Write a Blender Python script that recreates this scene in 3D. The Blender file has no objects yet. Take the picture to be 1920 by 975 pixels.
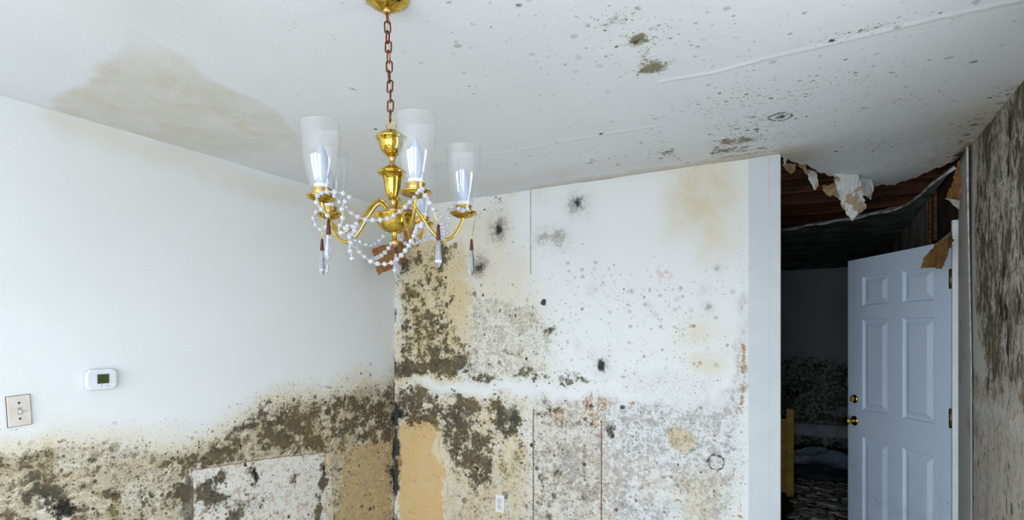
import bpy, bmesh, math, random
import numpy as np
from mathutils import Vector, Matrix
random.seed(7)
rng = np.random.default_rng(7)
scene = bpy.context.scene
COL = scene.collection
PI = math.pi

# ------------------------------------------------------------------ camera, sky, daylight, exposure
cam_d = bpy.data.cameras.new('camera')
cam = bpy.data.objects.new('camera', cam_d); COL.objects.link(cam)
cam_d.sensor_width = 36.0
cam_d.lens = 36.0 * 1025.0 / 1920.0
cam_d.shift_y = 137.5 / 1920.0
cam_d.clip_start = 0.02
cam.location = (2.645, -2.997, 1.555)
cam.rotation_euler = (PI / 2, 0, math.atan2(575.5, 1025.0))
scene.camera = cam

world = bpy.data.worlds.new('overcast_sky'); scene.world = world
world.use_nodes = True
wb = world.node_tree.nodes['Background']
_n = world.node_tree.nodes; _l = world.node_tree.links
_tc = _n.new('ShaderNodeTexCoord'); _sx = _n.new('ShaderNodeSeparateXYZ'); _mr = _n.new('ShaderNodeMapRange'); _mx = _n.new('ShaderNodeMix')
_l.new(_tc.outputs['Generated'], _sx.inputs[0]); _l.new(_sx.outputs[2], _mr.inputs[0])
_mr.inputs[1].default_value = -.03; _mr.inputs[2].default_value = .03
_mx.data_type = 'RGBA'; _l.new(_mr.outputs[0], _mx.inputs[0])
_mx.inputs[6].default_value = (.62, .64, .66, 1)          # the ground outside
_mx.inputs[7].default_value = (0.88, 0.935, 1.0, 1)       # overcast sky
_l.new(_mx.outputs[2], wb.inputs['Color'])
wb.inputs['Strength'].default_value = 14.9

def portal(name, loc, rot, sx, sy):
    l = bpy.data.lights.new(name, 'AREA'); l.shape = 'RECTANGLE'; l.size = sx; l.size_y = sy
    l.cycles.is_portal = True
    o = bpy.data.objects.new(name, l); COL.objects.link(o)
    o.location = loc; o.rotation_euler = rot
    return o

scene.view_settings.view_transform = 'Standard'
scene.view_settings.look = 'None'
scene.view_settings.gamma = 1.0
scene.view_settings.use_curve_mapping = False
scene.view_settings.exposure = 0.0
for k_, v_ in dict(max_bounces=6, diffuse_bounces=3, glossy_bounces=3, transmission_bounces=5, transparent_max_bounces=12).items():
    setattr(scene.cycles, k_, v_)
scene.cycles.caustics_reflective = False; scene.cycles.caustics_refractive = False

# ------------------------------------------------------------------ helpers: objects and tags
def tag(o, label=None, cat=None, group=None, kind=None):
    if label: o['label'] = label
    if cat: o['category'] = cat
    if group: o['group'] = group
    if kind: o['kind'] = kind
    return o

def link(name, me, mat=None, parent=None, smooth=False):
    o = bpy.data.objects.new(name, me); COL.objects.link(o)
    if mat is not None and not me.materials: me.materials.append(mat)
    if smooth and me.polygons:
        me.polygons.foreach_set('use_smooth', np.ones(len(me.polygons), dtype=bool))
    if parent is not None: o.parent = parent
    return o

def empty(name, loc=(0, 0, 0), rz=0.0):
    o = bpy.data.objects.new(name, None); COL.objects.link(o)
    o.location = loc; o.rotation_euler = (0, 0, rz); o.empty_display_size = .05
    return o

def mesh_from(name, verts, faces):
    me = bpy.data.meshes.new(name); me.from_pydata([tuple(v) for v in verts], [], faces); me.update()
    return me

def bm_mesh(name, bm):
    bmesh.ops.recalc_face_normals(bm, faces=bm.faces[:])
    me = bpy.data.meshes.new(name); bm.to_mesh(me); bm.free(); return me

def add_box(bm, lo, hi, bevel=0.0):
    c = [(a + b) / 2 for a, b in zip(lo, hi)]; s = [abs(b - a) for a, b in zip(lo, hi)]
    r = bmesh.ops.create_cube(bm, size=1.0, matrix=Matrix.Translation(c) @ Matrix.Diagonal((*s, 1)))
    if bevel > 0:
        es = list({e for v in r['verts'] for e in v.link_edges})
        bmesh.ops.bevel(bm, geom=es, offset=bevel, segments=2, affect='EDGES', profile=.6)

def box(name, lo, hi, mat, parent=None, bevel=0.0):
    bm = bmesh.new(); add_box(bm, lo, hi, bevel)
    return link(name, bm_mesh(name, bm), mat, parent)

def lathe_mesh(name, prof, seg=32, cap=True):
    verts, faces = [], []
    n = len(prof)
    for r, z in prof:
        for k in range(seg):
            a = 2 * PI * k / seg
            verts.append((r * math.cos(a), r * math.sin(a), z))
    for i in range(n - 1):
        for k in range(seg):
            a, b = i * seg + k, i * seg + (k + 1) % seg
            faces.append((a, b, b + seg, a + seg))
    if cap:
        faces.append(tuple(range(seg))[::-1]); faces.append(tuple((n - 1) * seg + k for k in range(seg)))
    me = mesh_from(name, verts, faces)
    me.polygons.foreach_set('use_smooth', np.ones(len(me.polygons), dtype=bool))
    return me

def spline(pts, n):
    pts = [Vector(p) for p in pts]; out = []
    m = len(pts) - 1
    for i in range(m):
        p0 = pts[max(i - 1, 0)]; p1 = pts[i]; p2 = pts[i + 1]; p3 = pts[min(i + 2, m)]
        for k in range(n):
            t = k / n
            out.append(0.5 * ((2 * p1) + (p2 - p0) * t + (2 * p0 - 5 * p1 + 4 * p2 - p3) * t * t + (3 * p1 - p0 - 3 * p2 + p3) * t ** 3))
    out.append(pts[-1]); return out

def tube_mesh(name, pts, rad, seg=10, closed=False):
    pts = [Vector(p) for p in pts]; n = len(pts); verts, faces = [], []
    up = None
    for i, p in enumerate(pts):
        if closed: t = pts[(i + 1) % n] - pts[i - 1]
        else: t = pts[min(i + 1, n - 1)] - pts[max(i - 1, 0)]
        t.normalize()
        if up is None:
            up = Vector((0, 0, 1)) if abs(t.z) < .9 else Vector((1, 0, 0))
        s = t.cross(up); s.normalize(); up = s.cross(t); up.normalize()
        r = rad[i] if hasattr(rad, '__len__') else rad
        for k in range(seg):
            a = 2 * PI * k / seg
            verts.append(p + (s * math.cos(a) + up * math.sin(a)) * r)
    for i in range(n if closed else n - 1):
        for k in range(seg):
            a = i * seg + k; b = i * seg + (k + 1) % seg
            c = ((i + 1) % n) * seg + (k + 1) % seg; d = ((i + 1) % n) * seg + k
            faces.append((a, b, c, d))
    if not closed:
        faces.append(tuple(range(seg))[::-1]); faces.append(tuple((n - 1) * seg + k for k in range(seg)))
    me = mesh_from(name, verts, faces)
    me.polygons.foreach_set('use_smooth', np.ones(len(me.polygons), dtype=bool))
    return me

def sheet(name, pts, thick, mat, parent=None, bend=0.0, back=None):
    """A torn sheet: an outline in space, filled, roughened and given thickness."""
    bm = bmesh.new()
    vs = [bm.verts.new(p) for p in pts]
    f = bm.faces.new(vs)
    bmesh.ops.triangulate(bm, faces=[f])
    for _ in range(3):
        bmesh.ops.subdivide_edges(bm, edges=bm.edges[:], cuts=1, use_grid_fill=True)
        if _ == 0: bmesh.ops.triangulate(bm, faces=bm.faces[:])
    bm.normal_update()
    nrm = sum((fc.normal for fc in bm.faces), Vector()); nrm.normalize()
    c = sum((v.co for v in bm.verts), Vector()) / len(bm.verts)
    size = max((v.co - c).length for v in bm.verts)
    for v in bm.verts:
        d = (v.co - c).length / size
        j = .035 * size if v.is_boundary else .012 * size
        v.co += nrm * (bend * d * d) + Vector((random.uniform(-j, j), random.uniform(-j, j), random.uniform(-j, j)))
    me = bpy.data.meshes.new(name); bm.to_mesh(me); bm.free()
    o = link(name, me, mat, parent)
    if back is not None: me.materials.append(back)
    md = o.modifiers.new('thickness', 'SOLIDIFY'); md.thickness = thick; md.offset = 0
    if back is not None: md.material_offset = 1; md.material_offset_rim = 0
    return o

# ------------------------------------------------------------------ helpers: node graphs
def srgb(r, g, b):
    def f(c):
        c /= 255.0
        return c / 12.92 if c <= .04045 else ((c + .055) / 1.055) ** 2.4
    return (f(r), f(g), f(b), 1.0)

class G:
    """Small graph writer for procedural materials."""
    def __init__(self, name):
        self.m = bpy.data.materials.new(name); self.m.use_nodes = True
        self.t = self.m.node_tree; self.t.nodes.clear()
    def n(self, typ): return self.t.nodes.new(typ)
    def put(self, sock, v):
        if isinstance(v, bpy.types.NodeSocket): self.t.links.new(v, sock)
        elif v is not None: sock.default_value = v
    def math(self, op, a, b=None, c=None, clamp=False):
        x = self.n('ShaderNodeMath'); x.operation = op; x.use_clamp = clamp
        self.put(x.inputs[0], a); self.put(x.inputs[1], b); self.put(x.inputs[2], c)
        return x.outputs[0]
    def mul(self, a, b): return self.math('MULTIPLY', a, b)
    def add(self, a, b): return self.math('ADD', a, b)
    def sub(self, a, b): return self.math('SUBTRACT', a, b)
    def mx(self, a, b): return self.math('MAXIMUM', a, b)
    def step(self, v, lo, hi, tlo=0.0, thi=1.0, smooth=True):
        x = self.n('ShaderNodeMapRange'); x.interpolation_type = 'SMOOTHSTEP' if smooth else 'LINEAR'
        x.clamp = True if not smooth else x.clamp
        self.put(x.inputs[0], v); self.put(x.inputs[1], lo); self.put(x.inputs[2], hi)
        self.put(x.inputs[3], tlo); self.put(x.inputs[4], thi)
        return x.outputs[0]
    def mix(self, f, a, b):
        x = self.n('ShaderNodeMix'); x.data_type = 'RGBA'; x.clamp_factor = True
        self.put(x.inputs[0], f); self.put(x.inputs[6], a); self.put(x.inputs[7], b)
        return x.outputs[2]
    def noise(self, vec, scale, detail=3, rough=.55, dist=0.0, dims='3D'):
        x = self.n('ShaderNodeTexNoise'); x.noise_dimensions = dims
        self.put(x.inputs['Vector'], vec); x.inputs['Scale'].default_value = scale
        x.inputs['Detail'].default_value = detail; x.inputs['Roughness'].default_value = rough
        x.inputs['Distortion'].default_value = dist
        return x.outputs[0], x.outputs[1]
    def voro(self, vec, scale, dims='2D'):
        x = self.n('ShaderNodeTexVoronoi'); x.voronoi_dimensions = dims
        self.put(x.inputs['Vector'], vec); x.inputs['Scale'].default_value = scale
        return x
    def vmath(self, op, a, b):
        x = self.n('ShaderNodeVectorMath'); x.operation = op
        self.put(x.inputs[0], a); self.put(x.inputs[1], b); return x.outputs[0]
    def sep(self, c):
        x = self.n('ShaderNodeSeparateColor'); self.put(x.inputs[0], c); return x.outputs
    def pos(self):
        if not hasattr(self, '_p'): self._p = self.n('ShaderNodeTexCoord').outputs['Object']
        return self._p
    def uv(self): return self.n('ShaderNodeTexCoord').outputs['UV']
    def attr(self, name):
        x = self.n('ShaderNodeAttribute'); x.attribute_name = name
        s = self.sep(x.outputs['Color']); return s[0], s[1], s[2], x.outputs['Alpha']
    def out(self, col, rough=.6, metal=0.0, bump=None, bstr=.3, bdist=.003, spec=.3, **kw):
        b = self.n('ShaderNodeBsdfPrincipled'); o = self.n('ShaderNodeOutputMaterial')
        self.put(b.inputs['Base Color'], col); self.put(b.inputs['Roughness'], rough); self.put(b.inputs['Metallic'], metal)
        b.inputs['Specular IOR Level'].default_value = spec
        for k, v in kw.items(): self.put(b.inputs[k.replace('_', ' ')], v)
        if bump is not None:
            x = self.n('ShaderNodeBump'); x.inputs['Strength'].default_value = bstr; x.inputs['Distance'].default_value = bdist
            self.put(x.inputs['Height'], bump); self.t.links.new(x.outputs[0], b.inputs['Normal'])
        self.t.links.new(b.outputs[0], o.inputs[0]); return self.m

def simple(name, col, col2=None, scale=20, rough=.6, metal=0.0, bstr=.15, spec=.3, detail=4, lo=.35, hi=.65, **kw):
    g = G(name); f, _ = g.noise(g.pos(), scale, detail)
    c = g.mix(g.step(f, lo, hi), col, col2 if col2 else col)
    return g.out(c, rough, metal, f, bstr, .002, spec, **kw)

CLEAN = {}
def clean_paint(name, paint, paint2):
    g = G(name); uv = g.uv()
    n1, _ = g.noise(uv, 3.0, 2, .6, dims='2D'); n3, _ = g.noise(uv, 60.0, 3, .6, dims='2D'); n4, _ = g.noise(uv, 210.0, 2, .6, dims='2D')
    return g.out(g.mix(n1, paint, paint2), .78, 0.0, g.add(g.mul(n4, .3), g.mul(n3, .6)), .35, .0025, .25)

def damaged_paint(name, paint, paint2, cream, tan, olive, olive2, stretch=(1, 1, 1), black=srgb(28, 26, 24), dk=(srgb(34, 30, 22), srgb(86, 76, 50))):
    """Painted plasterboard with mould: where and how much comes from mesh attributes, the fine shapes from noise."""
    CLEAN[name] = clean_paint(name + '_clean', paint, paint2)
    g = G(name)
    mold, pale, tanm, creamm = g.attr('mA')
    rust, haze, blk, slate = g.attr('mB')
    line, pink, fleck, _a = g.attr('mC')
    uv0 = g.uv()
    uv = g.vmath('MULTIPLY', uv0, stretch)
    n1, n1c = g.noise(uv, 3.0, 2, .6, dims='2D')
    n2, n2c = g.noise(uv, 14.0, 3, .62, dims='2D')
    n3, n3c = g.noise(uv, 60.0, 3, .6, dims='2D')
    n4, _ = g.noise(uv, 210.0, 2, .6, dims='2D')
    nS, _ = g.noise(g.vmath('ADD', uv, (13.1, 4.7, 0)), 7.0, 6, .66, .6, dims='2D')
    wob = g.vmath('MULTIPLY', g.vmath('SUBTRACT', n3c, (.5, .5, .5)), (.012, .012, 0))
    uw = g.vmath('ADD', uv, wob)
    def spots(scale, dens, rmin, rmax, off, soft=.1):
        v = g.voro(g.vmath('ADD', uw, off), scale)
        c = g.sep(v.outputs['Color']); d = v.outputs['Distance']
        d2 = g.add(d, g.mul(g.sub(n3, .5), .28))
        present = g.step(g.sub(dens, c[0]), 0.0, .03)
        rad = g.add(rmin, g.mul(g.math('POWER', c[1], 1.6), rmax - rmin))
        s = g.sub(1.0, g.step(g.sub(d2, rad), -soft, 0.0))
        return g.mul(s, present), c[2]
    nB, _ = g.noise(g.vmath('ADD', uv, (3.9, 9.2, 0)), 21.0, 4, .6, .3, dims='2D')
    nC, _ = g.noise(g.vmath('ADD', uv, (8.3, 2.2, 0)), 52.0, 3, .62, .2, dims='2D')
    nL, _ = g.noise(g.vmath('ADD', uv, (1.3, 6.2, 0)), 3.4, 2, .6, dims='2D')
    z = lambda n: g.mul(g.sub(n, .5), 3.0)                                  # about -1..1
    zS, zB, zC, z4, z3, zL = z(nS), z(nB), z(nC), z(n4), z(n3), z(nL)
    def field(m, l=0.0, s_=0.0, b=0.0, c=0.0, f=0.0):
        r = m
        for k, v in ((l, zL), (s_, zS), (b, zB), (c, zC), (f, z4)):
            if k: r = g.add(r, g.mul(v, k))
        return r
    col = g.mix(n1, paint, paint2)
    # water marks and yellowing
    cr = g.mul(creamm, g.add(1.0, g.add(g.mul(zS, .55), g.mul(zC, .15))))
    col = g.mix(g.mul(g.step(cr, .0, 1.0, smooth=False), .9), col, cream)
    col = g.mix(g.mul(pink, g.step(zB, -.1, .5)), col, srgb(204, 160, 154))
    # bare paper where the paint has come off
    tm = g.step(field(tanm, 0, .30, .16, .05), .46, .53)
    tcol = g.mix(g.step(zS, -.6, .6), tan, g.mix(.5, tan, cream))
    col = g.mix(g.mul(tm, .92), col, tcol)
    # sooty haze and fine flecks
    hz = g.mul(haze, g.step(g.add(z4, g.mul(zB, .6)), -.6, .6))
    col = g.mix(g.mul(hz, .55), col, g.mix(n2, srgb(96, 94, 92), srgb(132, 126, 122)))
    blot = g.step(field(haze, 0, .28, .22, .35), .50, .80)
    col = g.mix(g.mul(blot, .42), col, g.mix(g.step(zL, -.5, .5), srgb(112, 108, 102), srgb(150, 134, 112)))
    sf, cf = spots(150.0, fleck, .10, .40, (3.3, 1.1, 0))
    col = g.mix(g.mul(sf, g.add(.2, g.mul(cf, .55))), col, g.mix(cf, srgb(128, 120, 102), srgb(60, 56, 48)))
    # pale growth and pale round colonies
    pg = g.step(field(pale, 0, .25, .35, .25), .52, .76)
    col = g.mix(g.mul(pg, .36), col, g.mix(g.step(zS, -.5, .5), srgb(150, 142, 112), srgb(128, 126, 118)))
    sp, cp = spots(24.0, pale, .14, .46, (7.7, 2.9, 0), .24)
    col = g.mix(g.mul(sp, g.add(.12, g.mul(cp, .36))), col, g.mix(cp, srgb(150, 144, 124), srgb(112, 112, 108)))
    sp2, cp2 = spots(52.0, pale, .14, .46, (1.7, 8.9, 0), .22)
    col = g.mix(g.mul(sp2, g.add(.10, g.mul(cp2, .42))), col, g.mix(cp2, srgb(144, 134, 110), srgb(98, 97, 92)))
    # rust
    r1, c1 = spots(30.0, rust, .12, .46, (2.2, 6.1, 0), .2)
    r2, c2 = spots(85.0, g.mul(rust, 1.2), .12, .45, (5.2, .1, 0), .15)
    rs = g.mx(g.mul(r1, g.add(.25, g.mul(c1, .5))), g.mul(r2, g.add(.3, g.mul(c2, .55))))
    rpatch = g.mul(g.step(field(rust, 0, .22, .26, .34), .62, .88), g.step(g.add(zC, g.mul(z4, .4)), -.4, .4, .15, .72))
    col = g.mix(g.mx(rs, rpatch), col, g.mix(n3, srgb(122, 78, 44), srgb(184, 140, 92)))
    # mould: ragged islands of two sizes, round colonies, merging into solid growth
    isl = g.step(field(mold, .16, .26, .42, .16), .66, .73)
    isl2 = g.step(field(mold, .10, .22, .14, .52), .70, .78)
    a, ca = spots(26.0, g.mul(mold, .62), .12, .44, (.4, .9, 0), .10)
    b, cb = spots(58.0, g.mul(mold, .75), .12, .46, (4.4, 3.9, 0), .12)
    c, cc = spots(125.0, g.mul(mold, .9), .12, .45, (9.4, 5.9, 0), .14)
    a2, ca2 = spots(13.0, g.mul(mold, .40), .14, .34, (6.4, 7.7, 0), .08)
    a = g.mx(a, g.mul(a2, .8))
    dots = g.mx(g.mx(g.mul(a, g.add(.25, g.mul(ca, .7))), g.mul(b, g.add(.3, g.mul(cb, .65)))), g.mul(c, .75))
    growth = g.mul(g.step(field(mold, .15, .40, .25, .1), .40, .86), .70)
    cov = g.mx(g.mul(isl, g.step(g.add(zC, g.mul(z4, .35)), -.45, .35, .22, .9)), g.mx(g.mul(isl2, .66), dots)); cov2 = growth
    mcol = g.mix(g.step(g.add(zB, g.mul(zL, .8)), -.6, .6), olive, olive2)
    dark = g.mix(g.step(g.add(zC, zS), -.3, .7), dk[0], dk[1])
    col = g.mix(growth, col, mcol)
    # slate patches
    sm = g.step(field(slate, .1, .34, .20, .08), .42, .66)
    col = g.mix(g.mul(sm, .80), col, g.mix(g.step(g.add(zB, g.mul(zC, .6)), -.5, .6), srgb(56, 55, 48), srgb(120, 119, 110)))
    col = g.mix(cov, col, dark)
    # black colonies with feathered, grainy rims
    bk = g.step(field(blk, 0, 0, .14, .20, .16), .40, .78)
    bk = g.mul(bk, g.step(blk, .04, .2))
    col = g.mix(g.mul(bk, .94), col, black)
    # open joints
    ln = g.step(g.add(line, g.mul(g.sub(n2, .5), .3)), .35, .75)
    col = g.mix(g.mul(ln, .85), col, srgb(112, 82, 58))
    h = g.add(g.mul(n4, .3), g.mul(n3, .6))
    return g.out(col, .78, 0.0, h, .35, .0025, .25)

# ------------------------------------------------------------------ helpers: mask fields in wall metres
def vnoise(U, V, wl, seed):
    lat = np.random.default_rng(seed).uniform(-1, 1, (64, 64))
    x, y = U / wl + 100, V / wl + 100
    i, j = np.floor(x).astype(int), np.floor(y).astype(int); fx, fy = x - i, y - j
    fx = fx * fx * (3 - 2 * fx); fy = fy * fy * (3 - 2 * fy)
    g = lambda a, b: lat[a % 64, b % 64]
    return (g(i, j) * (1 - fx) + g(i + 1, j) * fx) * (1 - fy) + (g(i, j + 1) * (1 - fx) + g(i + 1, j + 1) * fx) * fy

def ragged(U, V, seed, k=1.0):
    """nudge coordinates about so that every outline drawn in them comes out ragged"""
    du = np.zeros_like(U); dv = np.zeros_like(U)
    for n, (wl, am) in enumerate(((.34, .030), (.15, .024), (.07, .018), (.034, .011))):
        du += k * am * vnoise(U, V, wl, seed + n); dv += k * am * vnoise(U, V, wl, seed + 20 + n)
    return U + du, V + dv

def uneven(U, V, seed):
    return 1 + .22 * vnoise(U, V, .20, seed) + .30 * vnoise(U, V, .085, seed + 1) + .34 * vnoise(U, V, .038, seed + 2) + .2 * vnoise(U, V, .018, seed + 3)

def ss(x, a, b):
    t = np.clip((x - a) / (b - a), 0, 1); return t * t * (3 - 2 * t)

def blob(U, V, c, ru, rv, amp=1.0, p=2.0):
    d = ((U - c[0]) / ru) ** 2 + ((V - c[1]) / rv) ** 2
    return amp * np.exp(-d ** (p / 2))

def blobs(U, V, lst, p=2.0):
    r = np.zeros_like(U)
    for c, ru, rv, a in lst: r = np.maximum(r, blob(U, V, c, ru, rv, a, p))
    return r

def segdist(U, V, a, b):
    ax, ay = a; bx, by = b; dx, dy = bx - ax, by - ay
    t = np.clip(((U - ax) * dx + (V - ay) * dy) / (dx * dx + dy * dy + 1e-12), 0, 1)
    return np.hypot(U - ax - t * dx, V - ay - t * dy)

def stroke(U, V, pts, w):
    d = np.full_like(U, 9.0)
    for a, b in zip(pts[:-1], pts[1:]): d = np.minimum(d, segdist(U, V, a, b))
    return np.exp(-(d / w) ** 2)

def poly(U, V, pts, soft):
    d = np.full_like(U, 9.0); ins = np.zeros(U.shape, bool)
    for a, b in zip(pts, pts[1:] + pts[:1]):
        d = np.minimum(d, segdist(U, V, a, b))
        cr = (a[1] > V) != (b[1] > V)
        with np.errstate(divide='ignore', invalid='ignore'):
            x = (b[0] - a[0]) * (V - a[1]) / (b[1] - a[1] + 1e-12) + a[0]
        ins ^= cr & (U < x)
    return ss(np.where(ins, d, -d), -soft, soft)

def below(U, V, pts, soft):
    """1 under the polyline (u ascending), fading over soft."""
    p = np.array(sorted(pts)); line = np.interp(U, p[:, 0], p[:, 1])
    return ss(line - V, -soft, soft)

def axis_vals(*parts):
    out = []
    for lo, hi, st in parts:
        n = max(1, int(round((hi - lo) / st))); out.append(np.linspace(lo, hi, n + 1)[:-1])
    out.append(np.array([parts[-1][1]])); return np.concatenate(out)

def grid_panel(name, us, vs, place, masks, mat, parent=None, relief=None, warp=None, flip=False):
    """A finely divided board: (u, v) in metres along it, place() puts it in the room."""
    U, V = np.meshgrid(us, vs)
    if warp is not None: U, V = warp(U, V)
    D = relief(U, V) if relief is not None else np.zeros_like(U)
    co = place(U, V, D).reshape(-1, 3)
    nu, nv = len(us), len(vs)
    i = np.arange(nu * nv).reshape(nv, nu)
    q = np.stack([i[:-1, :-1], i[:-1, 1:], i[1:, 1:], i[1:, :-1]], -1).reshape(-1, 4)
    if flip: q = q[:, ::-1]
    me = bpy.data.meshes.new(name)
    me.vertices.add(len(co)); me.vertices.foreach_set('co', co.astype(np.float32).ravel())
    me.loops.add(q.size); me.loops.foreach_set('vertex_index', q.astype(np.int32).ravel())
    me.polygons.add(len(q)); me.polygons.foreach_set('loop_start', np.arange(0, q.size, 4, dtype=np.int32))
    me.polygons.foreach_set('loop_total', np.full(len(q), 4, dtype=np.int32))
    me.polygons.foreach_set('use_smooth', np.ones(len(q), dtype=bool))
    me.update(calc_edges=True)
    uvl = me.uv_layers.new(name='UVMap')
    uvs = np.stack([U.ravel(), V.ravel()], -1)[q.ravel()]
    uvl.data.foreach_set('uv', uvs.astype(np.float32).ravel())
    mk = masks(U, V)
    names = ('mold', 'pale', 'tan', 'cream'), ('rust', 'haze', 'black', 'slate'), ('line', 'pink', 'fleck', 'x')
    for an, ks in zip(('mA', 'mB', 'mC'), names):
        at = me.color_attributes.new(an, 'FLOAT_COLOR', 'POINT')
        a = np.stack([np.clip(mk.get(k, np.zeros_like(U)), 0, 1.5) for k in ks], -1)
        at.data.foreach_set('color', a.astype(np.float32).ravel())
    me.materials.append(mat)
    if mat.name in CLEAN:                                  # untouched paint where nothing has grown
        me.materials.append(CLEAN[mat.name])
        act = np.zeros_like(U)
        for v in mk.values(): act = np.maximum(act, v)
        act = act.ravel()[q].max(1)
        me.polygons.foreach_set('material_index', (act < .02).astype(np.int32))
    o = bpy.data.objects.new(name, me); COL.objects.link(o)
    if parent is not None: o.parent = parent
    return o

# ------------------------------------------------------------------ materials
PAINT = srgb(227, 230, 233); PAINT2 = srgb(222, 225, 226)
M = {}
M['wall'] = damaged_paint('mouldy_white_paint', PAINT, PAINT2, srgb(208, 190, 146), srgb(208, 172, 118),
                          srgb(154, 136, 92), srgb(94, 88, 66))
M['wall_r'] = damaged_paint('mouldy_streaked_paint', srgb(214, 213, 208), srgb(198, 196, 190), srgb(180, 168, 142), srgb(156, 124, 92),
                            srgb(124, 114, 98), srgb(86, 77, 66), stretch=(1.0, .45, 1))
M['ceil'] = damaged_paint('stained_ceiling_paint', srgb(228, 232, 236), srgb(222, 226, 230), srgb(190, 174, 140), srgb(176, 140, 92),
                          srgb(150, 140, 102), srgb(122, 118, 92), black=srgb(52, 50, 42), dk=(srgb(86, 82, 54), srgb(138, 130, 98)))
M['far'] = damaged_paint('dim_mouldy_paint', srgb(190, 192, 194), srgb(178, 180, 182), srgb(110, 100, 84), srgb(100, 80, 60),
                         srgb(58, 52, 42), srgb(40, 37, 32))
M['plain'] = simple('plain_white_paint', srgb(226, 228, 228), srgb(220, 220, 218), 4, .75)
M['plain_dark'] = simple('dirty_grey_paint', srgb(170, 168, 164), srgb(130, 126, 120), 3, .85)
M['strip'] = simple('joint_compound_white', srgb(202, 208, 213), srgb(197, 203, 209), 6, .7)
M['carpet'] = simple('dirty_floor', srgb(74, 66, 58), srgb(46, 42, 40), 9, .9)
M['header'] = simple('bare_brown_board', srgb(70, 50, 38), srgb(46, 34, 28), 8, .85)
M['kraft'] = simple('brown_kraft_paper', srgb(160, 116, 72), srgb(136, 96, 58), 22, .8, bstr=.3)
M['kraft_d'] = simple('damp_kraft_paper', srgb(132, 98, 54), srgb(108, 78, 42), 18, .8, bstr=.3)
M['tornpaper'] = simple('torn_tan_paper', srgb(178, 158, 124), srgb(150, 120, 86), 30, .85, bstr=.5)
M['gypsum'] = simple('torn_white_plaster', srgb(218, 220, 222), srgb(176, 158, 128), 14, .85, bstr=.5, lo=.52, hi=.6)
M['white_pl'] = simple('white_plastic', srgb(222, 227, 234), srgb(217, 222, 230), 30, .35, bstr=.02, spec=.5)
M['grey_pl'] = simple('soft_grey_plastic', srgb(150, 156, 166), srgb(142, 148, 158), 30, .45, bstr=.02)
M['ivory'] = simple('ivory_plastic', srgb(214, 208, 200), srgb(206, 198, 188), 24, .45, bstr=.03)
M['lcd'] = simple('lcd_olive', srgb(68, 76, 38), srgb(62, 70, 36), 60, .25, bstr=.0, spec=.5)
M['rustscrew'] = simple('rusty_screw', srgb(70, 40, 32), srgb(96, 58, 40), 300, .7)
M['slot'] = simple('socket_slot', srgb(40, 32, 30), srgb(60, 40, 34), 200, .7)

def wood(name, c1, c2):
    g = G(name); p = g.vmath('MULTIPLY', g.pos(), (1.2, 30, 30)); n, _ = g.noise(p, 2.2, 6, .62, .3); m, _ = g.noise(g.pos(), 5, 3)
    return g.out(g.mix(g.step(g.add(n, g.mul(g.sub(m, .5), .5)), .34, .66), c1, c2), .85, 0, n, .3, .003, .2)
M['joist'] = wood('old_dark_wood', srgb(124, 84, 62), srgb(70, 46, 36))
M['deck'] = wood('roof_deck_wood', srgb(64, 42, 34), srgb(38, 26, 22))

def door_paint():
    g = G('scuffed_door_paint'); p = g.pos()
    n1, _ = g.noise(p, 5, 4); n2, n2c = g.noise(p, 40, 5, .65)
    sx = g.n('ShaderNodeSeparateXYZ'); g.put(sx.inputs[0], p)
    low = g.step(sx.outputs[2], .5, 1.0, 1.0, 0.0)
    st = g.vmath('MULTIPLY', g.vmath('ADD', p, g.vmath('MULTIPLY', n2c, (.05, .05, .05))), (1, 1, 3.4))
    sc, _ = g.noise(st, 16, 6, .7, 1.2)
    line = g.mul(g.step(g.math('ABSOLUTE', g.sub(sc, .5)), .0, .012, 1.0, 0.0), g.step(n1, .45, .6))
    v = g.voro(p, 24, '3D'); c = g.sep(v.outputs['Color'])
    nick = g.mul(g.step(v.outputs['Distance'], .06, .13, 1.0, 0.0), g.step(c[0], .84, .86))
    f = g.mul(g.mx(g.mul(line, .75), nick), g.add(.05, low))
    col = g.mix(n1, srgb(208, 225, 246), srgb(200, 218, 241))
    col = g.mix(f, col, srgb(58, 54, 56))
    return g.out(col, .42, 0, n2, .05, .001, .4)
M['door'] = door_paint()
M['brass'] = simple('polished_brass', srgb(218, 186, 96), srgb(196, 160, 68), 40, .18, 1.0, bstr=.03)
M['brass_b'] = simple('bright_brass', srgb(214, 182, 82), srgb(178, 144, 50), 30, .11, 1.0, bstr=.03)
M['brass_d'] = simple('dull_brass', srgb(204, 172, 112), srgb(186, 150, 92), 60, .34, 1.0, bstr=.08)
M['hinge'] = simple('tarnished_brass_hinge', srgb(128, 112, 62), srgb(88, 80, 48), 90, .35, .9)
M['copper'] = simple('brown_copper_chain', srgb(138, 76, 54), srgb(96, 50, 38), 120, .38, .85, bstr=.1)
M['cord'] = simple('tan_cord', srgb(206, 168, 128), srgb(190, 150, 112), 200, .6)
M['garnet'] = simple('dark_red_sleeve', srgb(58, 22, 22), srgb(96, 54, 50), 500, .4)
M['sleeve'] = simple('white_candle_sleeve', srgb(244, 246, 246), srgb(236, 238, 238), 40, .5)

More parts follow.
